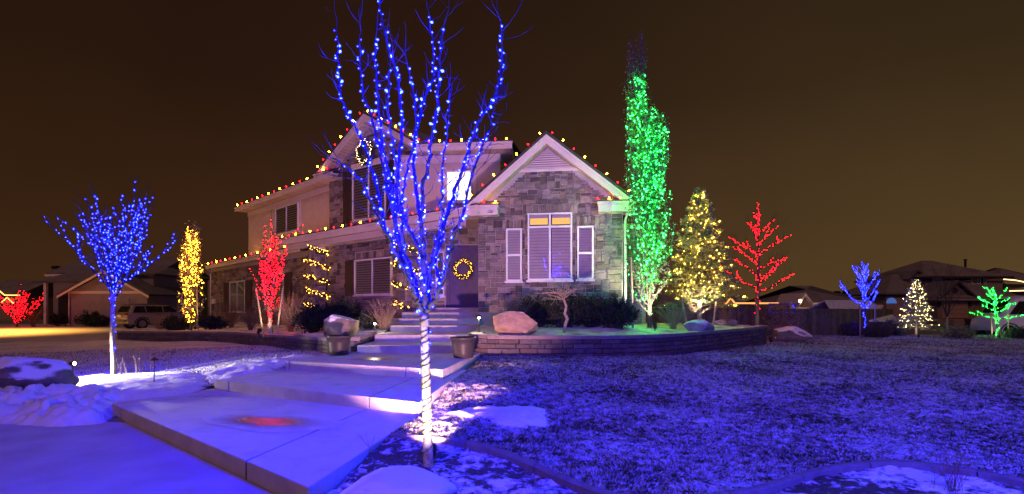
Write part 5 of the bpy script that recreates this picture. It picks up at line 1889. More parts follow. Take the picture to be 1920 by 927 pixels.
# dry ornamental grass and shrubs behind the right wall
for i, (x, y, Y, H, Rr, n, m, lb) in enumerate([(1262, 612, 15.6, .85, .8, 90, M_twig_tan, 'clump of dry bent grass between the columnar tree and spruce'), (1365, 606, 18.6, .95, .7, 70, M_twig_tan, 'dry grass clump between spruce and red lit tree'),
                                                (1285, 606, 17.5, .9, .9, 80, M_twig, 'bare brown shrub left of the spruce trunk')]):
    q = P(x, y, Y); q.z = zbr(q.x, q.y)
    twig_shrub(q, H, Rr, n, 240 + i, m, lb, .0055, -.05)
# crooked little tree under the window
q = P(1058, 622, 13.6); q.z = zbr(q.x, q.y)
ct = thing('crooked_tree', q, 'little bare tree with crooked trunk before the evergreen shrubs', 'tree')
cp = [P(x, y, 13.6) for x, y in ((1058, 624), (1060, 610), (1064, 598), (1059, 588), (1062, 575), (1057, 562), (1060, 552))]
MB().tube(cp, [.05, .045, .042, .04, .036, .03, .024], 8).build('trunk', M_birch, ct, True)
rr = random.Random(9); mb = MB()
for i in range(16):
    a = rr.uniform(0, 6.28); d = Vector((math.cos(a), math.sin(a) * .7, rr.uniform(.1, .9)))
    s, rad = grow(cp[-1] if i % 2 else cp[-2], d, rr.uniform(.5, 1.05), .014, .003, 7, .14, -.02, rr); mb.tube(s, rad, 5)
    for _ in range(4):
        k = rr.randrange(2, 7); mb.tube(*grow(s[k], Vector((rr.gauss(0, 1), rr.gauss(0, 1), rr.gauss(0.2, .5))), rr.uniform(.15, .35), .005, .002, 4, .15, 0, rr), k=4)
mb.build('limb', M_birch, ct, True)
# dry stalks in the front bed
for i, (x, y, Y, lb, n) in enumerate([(1790, 905, 4.3, 'clump of dry reddish stalks in the front bed at right', 26), (700, 845, 5.2, 'thin dry stalk between walk and foreground tree', 3), (1005, 915, 4.2, 'few thin dry stalks in the front snow bed', 5)]):
    q = P(x, y, Y); q.z = g(q.x, q.y)
    twig_shrub(q, .28 if i else .36, .22, n, 260 + i, M_twig_tan if i else mat('red_twig', (.22, .10, .07), (.15, .07, .05), rough=.9), lb, .0028)
for i, (x, n) in enumerate(((232, 4), (262, 5), (288, 2), (306, 1))):
    q = P(x, 718, 10.2); q.z = g(q.x, q.y) + .12
    twig_shrub(q, .42, .08, n, 270 + i, M_twig_tan, ('dry stalks just right of the left tree trunk', 'tall dry stalks in the bright snow', 'pair of dry stalks nearest the lamp post in the snow', 'single dry stalk at the edge of the bright snow')[i], .005)

# ================================================================== BOULDERS
def boulder(c, sx, sy, sz, seed, m, label, rough=.30, sink=.25, rotz=0):
    """rock broken along random planes: faceted outline with noise on the faces"""
    n, k = 56, 34
    rr = random.Random(seed)
    planes = []
    for _ in range(int(10 + rough * 26)):
        d = Vector((rr.gauss(0, 1), rr.gauss(0, 1), rr.gauss(0, .8))).normalized()
        planes.append((d, rr.uniform(1.0 - rough * 1.15, 1.0)))
    mb = MB(); V = []
    for i in range(k + 1):
        th = math.pi * i / k
        for j in range(n):
            ph = 2 * math.pi * j / n
            d = Vector((math.sin(th) * math.cos(ph), math.sin(th) * math.sin(ph), math.cos(th)))
            r_ = 1.12
            for pd, ph_ in planes:
                q = d.dot(pd)
                if q > .05: r_ = min(r_, ph_ / q)
            r_ *= 1 + .05 * noise.fractal(d * 2.2 + Vector((seed, 0, 0)), 1, 2, 4) + .02 * noise.noise(d * 11)
            x, y, z = d.x * sx * r_, d.y * sy * r_, d.z * sz * r_
            V.append((c[0] + x * math.cos(rotz) - y * math.sin(rotz), c[1] + x * math.sin(rotz) + y * math.cos(rotz), c[2] + sz * (1 - sink) + z))
    mb.v = V
    mb.f = [(i * n + j, (i + 1) * n + j, (i + 1) * n + (j + 1) % n, i * n + (j + 1) % n) for i in range(k) for j in range(n)]
    o = mb.build('boulder', m, None, True, label=label, cat='boulder')
    es = o.modifiers.new('edge', 'EDGE_SPLIT'); es.split_angle = R(34)
    return o


def bz(x, y, Y, f): 
    q = P(x, y, Y); q.z = f(q.x, q.y); return q


boulder(bz(50, 757, 8.5, g), .64, .5, .38, 31, M_rock, 'large boulder with thick snow cap at the left edge', .17, .30, .2)
boulder(bz(637, 628, 13.9, zbl), .62, .5, .46, 8, M_rock, 'dark jagged boulder with snow in the left raised bed', .34, .5)
boulder(bz(965, 628, 12.65, zbr), .64, .45, .34, 12, M_rock_tan, 'broad tan boulder above the curved wall by the steps', .28, .42)
boulder(bz(1312, 620, 14.4, zbr), .42, .3, .20, 15, mat('frosted_boulder', (.30, .28, .25), (.2, .19, .17), rough=.9, scale=6, bump=.6, bscale=20, snow=.9, snow_scale=8, snow_lo=.2, snow_hi=.9), 'small frosted boulder lit green below the spruce', .2, .45)
boulder(bz(1482, 625, 19.6, g), .75, .5, .34, 19, M_rock, 'flat snowy boulder right of the curved wall beside a floodlight', .30, .3)
boulder((-.80, 3.58, .0), .40, .32, .25, 23, mat('snowy_boulder', (.2, .16, .13), (.1, .09, .08), rough=.8, scale=5, bump=.3, bscale=14, snow=1.0, snow_scale=3, snow_lo=.0, snow_hi=.3), 'rounded boulder covered in snow at the foot of the foreground tree', .10, .25)
boulder(bz(1362, 612, 18.8, zbr), .42, .25, .12, 27, mat('flat_pale_stone', (.4, .36, .3), (.3, .27, .22), rough=.9, scale=6, snow=.6), 'flat pale slab stone at the far end of the curved wall', .12, .2)

# ================================================================== POTS
for i, (x, Y, lb) in enumerate(((869, 10.9, 'dark flared planter at the right foot of the steps'), (635, 11.5, 'dark flared planter at the left foot of the steps'))):
    q = P(x, 670, Y)
    root = thing('planter', (q.x, q.y, .514), lb, 'planter')
    MB().lathe([(.20, 0), (.215, .02), (.225, .10), (.245, .28), (.262, .385), (.285, .395), (.290, .43), (.262, .44), (.25, .40), (.235, .38)], (q.x, q.y, .514), 28).build('pot', M_pot, root, True)
    MB().lathe([(.236, .37), (.15, .395), (.01, .40)], (q.x, q.y, .514), 20).build('soil', M_bed, root, True)

# ================================================================== LAMPS
def flood(base, aim, power, label, spot=70, col=(1, .78, .52), blend=.6, lens=True, rad=.05, size=1.0, leg=.08):
    base, aim = Vector(base), Vector(aim)
    root = thing('floodlight', base, label, 'floodlight')
    d = (aim - base).normalized()
    M = Matrix.Translation(base + Vector((0, 0, .10 * size))) @ d.to_track_quat('Z', 'Y').to_matrix().to_4x4() @ Matrix.Scale(size, 4)
    MB().tube([base - Vector((0, 0, leg)), base + Vector((0, 0, .09 * size))], .012 * size, 6).build('stake', M_black, root)
    MB().lathe([(.02, -.08), (.036, -.06), (.042, .03), (.048, .05), (.044, .05), (.036, .02)], k=14, M=M).build('housing', M_black, root, True)
    if lens: MB().lathe([(.036, .024), (.030, .030), (.004, .033)], k=14, M=M).build('lens', E_lens, root, True)
    l = bpy.data.lights.new('flood_lamp', 'SPOT')
    l.energy = power; l.color = col; l.spot_size = R(spot); l.spot_blend = blend; l.shadow_soft_size = rad
    lo = bpy.data.objects.new('flood_lamp', l); COL.objects.link(lo)
    lo.parent = root; lo.matrix_parent_inverse = ROOTINV[root]
    p = base + Vector((0, 0, .10 * size)) + d * .07 * size
    lo.matrix_basis = Matrix.Translation(p) @ (-d).to_track_quat('Z', 'Y').to_matrix().to_4x4()
    return root


def path_light(base, h, power, label, col=(1, .74, .42)):
    base = Vector(base)
    root = thing('path_light', base, label, 'path light')
    MB().tube([base - Vector((0, 0, .1)), base + Vector((0, 0, h))], .011, 8).build('post', M_black, root)
    MB().lathe([(.022, h - .05), (.022, h)], base, 10).build('lamp_tube', E_lens, root)
    MB().lathe([(.085, h - .012), (.085, h), (.02, h + .045), (.006, h + .055)], base, 16).build('hood', M_black, root, True)
    l = bpy.data.lights.new('path_lamp', 'POINT'); l.energy = power; l.color = col; l.shadow_soft_size = .03
    lo = bpy.data.objects.new('path_lamp', l); COL.objects.link(lo); lo.parent = root; lo.matrix_parent_inverse = ROOTINV[root]
    lo.matrix_basis = Matrix.Translation(base + Vector((.0, -.04, h - .06)))


q = P(137, 706, 10.3); q.z = g(q.x, q.y) + .22
flood(q, Vector((-7.3, 10.1, .35)), 1100, 'small floodlight beside the left boulder lighting the snow', 140, (1, .84, .62), .7, size=1.0, leg=.4)
q = Vector((-.66, 4.06, g(-.66, 4.06) + .02))
flood(q, Vector((-.76, 4.8, 1.0)), 420, 'low floodlight beside the snowy boulder aimed at the foreground trunk', 95, (1, .80, .60), .8)
# second head of the same cluster washing the house front
flood(Vector((-.775, 4.98, g(-.775, 4.98) - .02)), Vector((-3.0, 18, 6.0)), 4600, 'low floodlight behind the foreground trunk aimed at the house', 68, (1, .46, .46), .55, lens=False)
q = P(1228, 620, 14.1); q.z = zbr(q.x, q.y)
flood(q, P(1216, 545, 15.0), 850, 'black floodlight at the foot of the tall green lit tree', 80, (1, .84, .66), .6, size=1.3)
q = P(1318, 612, 16.9); q.z = .95
flood(q, P(1312, 520, 18.0), 1100, 'floodlight hidden before the spruce trunk', 70, (1, .84, .55), .6)
q = P(1445, 622, 18.6); q.z = g(q.x, q.y) + .02
flood(q, P(1425, 540, 19.8), 60, 'bright floodlight at the right end of the curved wall', 100, (1, .72, .45), .6, size=1.5)
q = P(486, 626, 16.4); q.z = zbl(q.x, q.y)
flood(q, P(507, 590, 17.4), 120, 'small black floodlight at the foot of the narrow red lit tree', 70, (1, .76, .48), .6, size=1.4)
q = P(1722, 634, 22.6); q.z = g(q.x, q.y)
flood(q, P(1718, 600, 23.5), 45, 'floodlight before the small silvery spruce', 80, (1, .86, .6), .6)
q = P(1874, 636, 22.3); q.z = g(q.x, q.y)
flood(q, P(1872, 610, 23), 25, 'floodlight before the small green lit tree', 80, (.9, 1, .7), .6)
q = P(366, 620, 23.0); q.z = zbl(q.x, q.y)
flood(q, P(358, 540, 24), 120, 'floodlight at the foot of the golden lit tree', 60, (1, .70, .32), .6)
q = P(898, 630, 12.75); q.z = .93
path_light(q, .42, 11, 'slim path light on the bed right of the steps')
q = P(703, 630, 14.2); q.z = zbl(q.x, q.y)
path_light(q, .33, 14, 'path light glowing in the small golden evergreen left of the steps', (1, .78, .35))
q = P(289, 736, 9.2); q.z = .17
root = thing('path_light', q, 'thin unlit path light standing in the bright snow', 'path light')
MB().tube([q - Vector((0, 0, .1)), q + Vector((0, 0, .47))], .009, 8).build('post', mat('bronze', (.16, .11, .07), rough=.4, metallic=.8), root)
MB().lathe([(.075, .46), (.075, .475), (.015, .51), (.004, .52)], q, 16).build('hood', MATS['bronze'], root, True)
# sodium street lamp standing beyond the left edge of the view
sl = bpy.data.lights.new('street_lamp_light', 'SPOT'); sl.spot_size = R(118); sl.spot_blend = .5; sl.energy = 20000; sl.color = (1, .42, .06); sl.shadow_soft_size = .15
slo = bpy.data.objects.new('street_lamp_light', sl); COL.objects.link(slo); slo.location = (-34, 29, 6.5)

# ================================================================== FENCE
fence = thing('wooden_fence', (8, 26, 0), 'dark board fence behind the red and blue lit trees', 'fence')
PK = MB().add([(-.068, 0, 0), (.068, 0, 0), (.068, .018, 0), (-.068, .018, 0), (-.068, 0, .97), (.068, 0, .97), (.068, .018, .97), (-.068, .018, .97), (-.04, 0, 1), (.04, 0, 1), (.04, .018, 1), (-.04, .018, 1)],
              [(0, 1, 5, 4), (2, 3, 7, 6), (1, 2, 6, 5), (3, 0, 4, 7), (4, 5, 9, 8), (6, 7, 11, 10), (5, 6, 10, 9), (7, 4, 8, 11), (8, 9, 10, 11), (3, 2, 1, 0)]).mesh('fence_board')
PK.materials.append(M_fence)
fa, fb = Vector((5.2, 24.5, 0)), Vector((23.5, 31.5, 0))
n = int((fb - fa).length / .142)
for i in range(n):
    p = fa + (fb - fa) * (i / n); zb = g(p.x, p.y) - .1
    ht = 1.55 - zb + random.Random(i).uniform(-.012, .012) - .10 * (p.y - 24.5) / 7
    M = Matrix.Translation((p.x, p.y, zb)) @ Matrix.Rotation(math.atan2(fb.y - fa.y, fb.x - fa.x), 4, 'Z') @ Matrix.Diagonal((1, 1, ht, 1))
    link('fence_board', PK, fence, None, M)
fw = Wall(tuple(fa.xy), tuple(fb.xy))
fw.bx('rail', M_fence, fence, 0, fw.len, .35, .44, -.06, -.02); fw.bx('rail', M_fence, fence, 0, fw.len, 1.2, 1.29, -.06, -.02)

# leafy shrub and basketball backboard before and behind the fence
q = P(1468, 606, 22.5); q.z = g(q.x, q.y)
r_ = twig_shrub(q, 1.5, .9, 60, 280, M_twig_tan, 'shrub with dry tan leaves left of the dark fence', .007)
rg_ = np.random.default_rng(4)
pts = np.array(q)[None] + np.stack([rg_.normal(0, .45, 1500), rg_.normal(0, .4, 1500), rg_.uniform(.35, 1.55, 1500)], 1)
sprays('leaf_mass', pts, rg_.normal(0, 1, (1500, 3)), .07, .045, M_leaf, r_, 5)
bbz = P(1466, 590, 27)
bb = thing('basketball_backboard', (bbz.x, 27, 0), 'clear backboard with blue frame rising behind the tan shrub', 'backboard')
x0, x1, z0, z1 = P(1441, 0, 27).x, P(1492, 0, 27).x, P(0, 588, 27).z, P(0, 569, 27).z
fr_ = MB()
for (a, b, c, d) in ((x0, x1, z1 - .05, z1), (x0, x1, z0, z0 + .05), (x0, x0 + .05, z0 + .05, z1 - .05), (x1 - .05, x1, z0 + .05, z1 - .05)):
    fr_.box(((a + b) / 2, 27, (c + d) / 2), (b - a, .05, d - c))
fr_.build('frame', mat('blue_paint', (.05, .07, .45), rough=.4), bb)
MB().box(((x0 + x1) / 2, 27, (z0 + z1) / 2), (x1 - x0 - .11, .012, z1 - z0 - .11)).build('panel', M_glass, bb)
MB().tube([(x0 + .7, 27.15, -.3), (x0 + .7, 27.15, z0 + .2)], .06, 8).build('pole', M_black, bb)

# round clipped bushes on the right lawn edge
M_dome = mat('dry_grass_dome', (.10, .08, .06), (.05, .045, .035), rough=.9, scale=10, var=('island', .5))
for i, (x, y, Y, s_, h_, m, lb) in enumerate([(1598, 632, 24.6, .62, .82, M_dome, 'round dark bush left of the small blue lit tree'), (1646, 634, 23.6, .70, .80, M_dome, 'round dark bush right of the small blue lit tree'),
                                            (1797, 633, 22.5, .66, .58, M_needle_f, 'low dome shaped bush lit green with frosted top'), (1915, 634, 22.4, .7, .55, M_needle, 'low green lit bush at the right edge of the view'),
                                            (1672, 632, 25.0, .6, .9, M_dome, 'loose twiggy bush left of the silvery spruce')]):
    q = P(x, y, Y); q.z = g(q.x, q.y) - .02
    evergreen_shrub(q, s_, s_ * .9, h_, 6200, 400 + i, m, lb, .085, .25, .28)
for i, (x, y, Y, lb) in enumerate([(1545, 626, 25, 'thin bare bush before the dark fence'), (1690, 630, 24.5, 'thin bare bush left of the silvery spruce'), (1770, 632, 24, 'pale bare bush left of the green dome bush')]):
    q = P(x, y, Y); q.z = g(q.x, q.y)
    twig_shrub(q, 1.15 - .2 * i, .8, 55, 420 + i, M_twig, lb, .006)

# ================================================================== NEIGHBOURING HOUSES
M_sid = mat('tan_siding', (.30, .23, .17), (.25, .19, .14), rough=.8, scale=2)
M_sid2 = mat('grey_siding', (.26, .23, .22), (.21, .19, .18), rough=.8, scale=2)
M_brick_far = mat('far_stone', (.22, .17, .13), (.14, .11, .09), rough=.9, scale=3, bump=.5, bscale=9)
M_roof_far = mat('far_shingle', (.10, .085, .075), (.06, .055, .05), rough=.95, scale=5, bump=.3, bscale=12, snow=.22, snow_scale=1.0, snow_lo=.3, snow_hi=1.0)
M_gdoor = mat('garage_door', (.34, .24, .15), (.29, .20, .13), rough=.6, scale=2)


def roof_prism(parent, name, x0, x1, y0, y1, ze, zr, axis, m=None, ov=.4, hip=0.0):
    """gable or hip roof over a rectangle; axis = direction of the ridge"""
    x0, x1, y0, y1 = x0 - ov, x1 + ov, y0 - ov, y1 + ov
    if axis == 'x':
        ym = (y0 + y1) / 2
        v = [(x0, y0, ze), (x1, y0, ze), (x1, y1, ze), (x0, y1, ze), (x0 + hip, ym, zr), (x1 - hip, ym, zr)]
        f = [(0, 1, 5, 4), (2, 3, 4, 5), (3, 0, 4), (1, 2, 5)]
    else:
        xm = (x0 + x1) / 2
        v = [(x0, y0, ze), (x1, y0, ze), (x1, y1, ze), (x0, y1, ze), (xm, y0 + hip, zr), (xm, y1 - hip, zr)]
        f = [(0, 4, 5, 3), (1, 2, 5, 4), (0, 1, 4), (2, 3, 5)]
    t = .16
    o = MB()
    n = len(v)
    o.v = [(a, b, c - t) for a, b, c in v] + v
    o.f = [tuple(i + n for i in q) for q in f] + [(3, 2, 1, 0)] + [(i, (i + 1) % 4, n + (i + 1) % 4, n + i) for i in range(4)]
    return o.build(name, m or M_roof_far, parent)


def fascia(parent, x0, x1, y, z, m=M_trim):
    return MB().box(((x0 + x1) / 2, y, z), (x1 - x0, .05, .22)).build('fascia', m, parent)


def far_window(parent, x, y, z, w, h, cols=2, m=None):
    f = Wall((x - w / 2, y), (x + w / 2, y))
    r_ = f.bx('window', M_dark, parent, 0, w, z, z + h, -.08, .01)
    fr2 = MB()
    f.box(fr2, -.07, 0, z - .07, z + h + .07, 0, .06); f.box(fr2, w, w + .07, z - .07, z + h + .07, 0, .06); f.box(fr2, 0, w, z + h, z + h + .07, 0, .06); f.box(fr2, 0, w, z - .07, z, 0, .06)
    for i in range(1, cols): f.box(fr2, w * i / cols - .025, w * i / cols + .025, z, z + h, .012, .05)
    fr2.build('frame', M_frame, r_)
    for i in range(cols):
        a, b = w * i / cols + .02, w * (i + 1) / cols - .02
        MB().add([f.at(a, z, .02), f.at(b, z, .02), f.at(b, z + h, .02), f.at(a, z + h, .02)], [(0, 1, 2, 3)]).build('pane', m or M_glass, r_)


def rect(x0, x1, ytop, ybot, Y):
    a, b = P(x0, ytop, Y), P(x1, ybot, Y)
    return a.x, b.x, b.z, a.z


# ---- left neighbour
Y = 48
h = thing('neighbour_house', (-38, Y, 0), 'dim neighbour house with snowy roofs behind the left blue lit tree', 'house')
x0, x1, _, zt = rect(100, 290, 520, 610, Y)
MB().box(((x0 + x1) / 2, Y + 4, zt / 2 - .2), (x1 - x0, 8, zt + .4)).build('wall', M_sid2, h)
roof_prism(h, 'roof', x0, x1, Y, Y + 8, P(0, 513, Y).z, P(0, 494, Y + 4).z + .6, 'x', hip=0)
fascia(h, x0 - .4, x1 + .4, Y - .45, P(0, 513, Y).z - .2)
for px in (93, 117, 165): # roof vents
    q = P(px, 497, Y + 2.5)
    MB().box((q.x, Y + 3.2, P(0, 500, Y + 3.2).z - .1), (.5, .5, .3)).build('roof_vent', M_black, h)
# lower porch roof and post at its left
x0b, x1b, _, _ = rect(68, 130, 0, 0, Y - 3)
MB().slabpoly([(x0b, Y - 3.4, P(0, 531, Y - 3).z), (x1b + 1.2, Y - 3.4, P(0, 531, Y - 3).z), (x1b + 1.2, Y, P(0, 513, Y).z), (x0b + .5, Y, P(0, 513, Y).z)], (0, 0, .12)).build('porch_roof', M_roof_far, h)
q = P(86, 531, Y - 3); MB().box((q.x, Y - 3, q.z / 2), (.22, .22, q.z)).build('porch_post', M_trim, h)
MB().box(((x0b + x1b) / 2 - .2, Y - .5, 1.3), (2.2, 1, 2.6)).build('entry_wall', M_dark, h)
# projecting garage with wide gable
x0, x1, _, zt = rect(128, 276, 549, 612, Y - 5)
MB().box(((x0 + x1) / 2, Y - 1.5, zt / 2 - .2), (x1 - x0, 7, zt + .4)).build('garage_wall', M_sid2, h)
xm = (x0 + x1) / 2; za = P(0, 508, Y - 5).z
MB().slabpoly([(x0, Y - 4.96, zt), (x1, Y - 4.96, zt), (xm, Y - 4.96, za - .1)], (0, 4, 0)).build('gable', M_sid2, h)
for a in (x0 - .5, x1 + .5):
    zf_ = zt - .5 * (za - zt) / (xm - x0)
    MB().slabpoly([(a, Y - 5.5, zf_), (xm, Y - 5.5, za), (xm, Y, za), (a, Y, zf_)], (0, 0, .15)).build('roof_slope', M_roof_far, h)
    MB().slabpoly([(a, Y - 5.54, zf_ - .2), (a, Y - 5.54, zf_), (xm, Y - 5.54, za), (xm, Y - 5.54, za - .2)], (0, .04, 0)).build('rake_board', M_trim, h)
fascia(h, x0, x1, Y - 5.02, zt + .02)
gd = MB().box(((x0 + xm) / 2 + 1.4, Y - 5.01, 1.15), (4.2, .06, 2.3)).build('garage_door', M_sid2, h)
for k in range(4): MB().box(((x0 + xm) / 2 + 1.4, Y - 5.05, .3 + k * .57), (4.1, .03, .5)).build('door_panel', M_sid2, gd)
q = P(150, 575, Y - 5); MB().tube([(x0 + .15, Y - 5.1, 0), (x0 + .15, Y - 5.1, zt)], .05, 6).build('downspout', M_trim, h)
# right two storey part
x0, x1, _, zt = rect(228, 288, 517, 612, Y - 3)
MB().box(((x0 + x1) / 2, Y + 1, zt / 2 - .2), (x1 - x0, 8, zt + .4)).build('side_wall', M_sid2, h)
roof_prism(h, 'side_roof', x0, x1, Y - 3, Y + 5, zt + .15, zt + 1.0, 'x', hip=1.5)
q = P(236, 566, Y - 3.02); far_window(h, q.x, Y - 3.02, P(0, 576, Y).z, 1.0, 1.1)
q = P(278, 563, Y - 3.02); far_window(h, q.x, Y - 3.02, P(0, 572, Y).z, .8, 1.0)
# lean-to patio roof
a = P(288, 545, Y - 2); b = P(318, 556, Y - 2)
MB().slabpoly([(a.x, Y - 3, a.z), (b.x, Y - 3, b.z), (b.x, Y + 1, b.z), (a.x, Y + 1, a.z)], (0, 0, .14)).build('patio_roof', M_roof_far, h)
MB().box((b.x - .1, Y - 2.9, b.z / 2), (.14, .14, b.z)).build('patio_post', M_trim, h)
# shrubs before it
for i, (x, Yy, s_, hh, lb) in enumerate(((168, 40, 1.0, 1.3, 'dark shrub before the neighbour garage'), (188, 39.5, .8, .9, 'smaller dark shrub beside the neighbour garage shrub'), (108, 41, .8, 1.2, 'dark bush by the neighbour porch'))):
    q = P(x, 610, Yy); q.z = .05
    evergreen_shrub(q, s_, .8, hh, 1500, 500 + i, M_needle_d, lb, .2, .5, .35)
q = P(62, 612, 39.5); q.z = .05
twig_shrub(q, 1.6, 1.4, 50, 520, M_twig, 'bare bush right of the far left red tree', .012)
q = P(300, 600, 46); q.z = 0
for i, x in enumerate((306, 318)):
    q = P(x, 612, 52); q.z = 0
    evergreen_shrub(q, 1.0, .9, 3.4 - i * .5, 1600, 530 + i, M_needle_d, ('dark conifer behind the neighbour patio roof', 'second dark conifer right of the neighbour patio')[i], .25, .8, .3)

# ---- far left house with a string of lights along its gables
Y = 62
h = thing('neighbour_house', (-64, Y, 0), 'far left house outlined with yellow roof lights behind the red tree', 'house')
x0, x1, _, zt = rect(-40, 36, 553, 600, Y)
MB().box(((x0 + x1) / 2, Y + 4, zt / 2), (x1 - x0, 8, zt)).build('wall', M_sid, h)
roof_prism(h, 'roof', x0, x1, Y, Y + 8, zt, zt + 2.0, 'x')
a, b, c = P(2, 569, Y - 1), P(24, 569, Y - 1), P(13, 558, Y - 1)
MB().slabpoly([(a.x, Y - 1, a.z), (b.x, Y - 1, b.z), (c.x, Y - 1, c.z)], (0, 2, 0)).build('porch_gable', M_sid, h)
s_ = thing('light_string', P(13, 558, Y - 1.2), 'yellow light line along the roof edges of the far left house', 'string lights')
E_line = emit('led_line', (1, .50, .10), 5)
for pl_ in ([P(-10, 538, Y - .6), P(9, 554, Y - .6), P(37, 554, Y - .6)], [P(2, 568, Y - 1.2), P(13, 558, Y - 1.2), P(25, 569, Y - 1.2)]):
    MB().tube(pl_, .05, 5).build('light_line', E_line, s_)

# ---- low dark house behind the fence
Y = 44
h = thing('neighbour_house', (24, Y, 0), 'low dark roofed house behind the fence right of the red tree', 'house')
x0, x1, _, zt = rect(1440, 1640, 573, 600, Y)
MB().box(((x0 + x1) / 2, Y + 5, zt / 2 - .3), (x1 - x0, 10, zt + .6)).build('wall', M_sid, h)
roof_prism(h, 'roof', x0 + 2, x1, Y, Y + 10, zt, P(0, 536, Y + 5).z, 'x', hip=5.0, m=M_roof_far)
fascia(h, x0 + 1.6, x1 + .4, Y - .45, zt - .06)
a, b, c = P(1494, 575, Y - 1), P(1524, 575, Y - 1), P(1507, 553, Y - 1)
MB().slabpoly([(a.x, Y - 1, a.z), (b.x, Y - 1, b.z), (c.x, Y - 1, c.z)], (0, 4, 0)).build('gable', M_sid, h)
for e0, e1 in ((a, c), (c, b)):
    MB().slabpoly([e0 + Vector((0, -.3, -.1)), e1 + Vector((0, -.3, -.1)), e1 + Vector((0, -.3, .16)), e0 + Vector((0, -.3, .16))], (0, 4, 0)).build('gable_roof', M_trim, h)
for px in (1570, 1586): 
    q = P(px, 549, Y + 3); MB().box((q.x, q.y, q.z), (.4, .4, .3)).build('roof_vent', M_black, h)
for x in (1500, 1527, 1560):
    q = P(x, 588, Y - .3); far_window(h, q.x, Y - .02, .6, 1.4, 1.3, 2, emit('far_lit_pane', (1, .6, .25), .35))
s_ = thing('light_string', P(1560, 590, Y - 1), 'warm lights along the eave of the low house behind the fence', 'string lights')
oct_bulbs('bulb_chain', [P(1490 + i * 6.5, 581 + (i % 3), Y - .9) for i in range(16)], .06, emit('led_far', WARM, 5), s_)
for (x, y, lb) in ((1500, 565, 'bright porch lamp on the small gable behind the fence'), (1561, 590, 'bright lamp behind the fence top right of the small gable'), (1328, 588, 'bright lamp glowing behind the spruce')):
    q = P(x, y, Y - 1.5 if x > 1400 else 30)
    root = thing('wall_lamp', q, lb, 'lamp')
    MB().lathe([(.02, -.1), (.09, -.06), (.11, .05), (.03, .12)], q, 10).build('globe', emit('lamp_globe', (1, .66, .30), 30), root, True)
    MB().box(q + Vector((0, .12, .02)), (.12, .1, .3)).build('bracket', M_black, root)

# ---- low house behind the spruce, seen between trunks
Y = 40
h = thing('neighbour_house', (14.5, Y, 0), 'low house with orange lit gable behind the spruce and red trees', 'house')
x0, x1, _, zt = rect(1240, 1400, 572, 600, Y)
MB().box(((x0 + x1) / 2, Y + 4, zt / 2 - .3), (x1 - x0, 8, zt + .6)).build('wall', M_sid, h)
roof_prism(h, 'roof', x0, x1, Y, Y + 8, zt, zt + 1.4, 'x', hip=2)
a, b, c = P(1358, 572, Y - 1), P(1378, 572, Y - 1), P(1368, 559, Y - 1)
MB().slabpoly([(a.x, Y - 1, a.z), (b.x, Y - 1, b.z), (c.x, Y - 1, c.z)], (0, 3, 0)).build('gable', M_sid, h)
for e0, e1 in ((a, c), (c, b)): MB().tube([e0 - Vector((0, .2, 0)), e1 - Vector((0, .2, 0))], .06, 5).build('lit_edge', emit('amber_edge', (1, .40, .10), 1.6), h)
MB().box(((a.x + b.x) / 2 + 2, Y - .1, P(0, 569, Y).z), (4.4, .1, .12)).build('lit_edge', MATS['amber_edge'], h)

# ---- shed with blue lit snowy roof
Y = 31
h = thing('shed', (21.3, Y, 0), 'shed with snowy roof glowing blue behind the small blue tree', 'shed')
x0, x1 = P(1572, 0, Y).x, P(1672, 0, Y).x
zt, zr = P(0, 602, Y).z, P(0, 566, Y + 2.4).z
MB().box(((x0 + x1) / 2, Y + 2.4, zt / 2 - .4), (x1 - x0, 4.4, zt + .8)).build('wall', M_sid, h)
M_snowroof = mat('snowy_shingle', (.74, .76, .80), (.45, .45, .47), rough=.85, scale=9, bump=.5, bscale=22)
MB().slabpoly([(x0 - .3, Y - .3, zt - .05), (x1 + .3, Y - .3, zt - .05), (x1 + .3, Y + 2.4, zr), (x0 + .6, Y + 2.4, zr)], (0, 0, .10)).build('roof', M_snowroof, h)
MB().slabpoly([(x0 - .3, Y + 5.1, zt - .05), (x1 + .3, Y + 5.1, zt - .05), (x1 + .3, Y + 2.4, zr), (x0 + .6, Y + 2.4, zr)], (0, 0, .10)).build('roof_slope', M_snowroof, h)
MB().slabpoly([(x1, Y + .1, zt - .1), (x1, Y + 4.7, zt - .1), (x1, Y + 2.4, zr - .05)], (-.1, 0, 0)).build('gable', M_sid, h)

# ---- big house at right
Y = 52
h = thing('neighbour_house', (46, Y, 0), 'big two storey house with hipped snowy roofs at the right', 'house')
x0, x1, _, zt = rect(1735, 1880, 527, 605, Y + 3)
MB().box(((x0 + x1) / 2, Y + 8, zt / 2 - .3), (x1 - x0, 10, zt + .6)).build('wall', M_sid, h)
roof_prism(h, 'roof', x0, x1, Y + 3, Y + 13, P(0, 519, Y + 3).z, P(0, 489, Y + 8).z, 'x', hip=4.2, ov=.6)
fascia(h, x0 - .6, x1 + .6, Y + 2.36, P(0, 519, Y + 3).z - .1, M_shutter)
q = P(1810, 492, Y + 8); MB().lathe([(.12, -1.6), (.12, .25), (.18, .28), (.18, .36)], q, 8).build('roof_vent', M_black, h)
for (x, w_) in ((1833, 1.2), (1843, .5), (1757, .9)):
    q = P(x, 528, Y + 2.98); far_window(h, q.x, Y + 2.98, P(0, 532, Y + 3).z, w_, .62, 2 if w_ > .6 else 1)
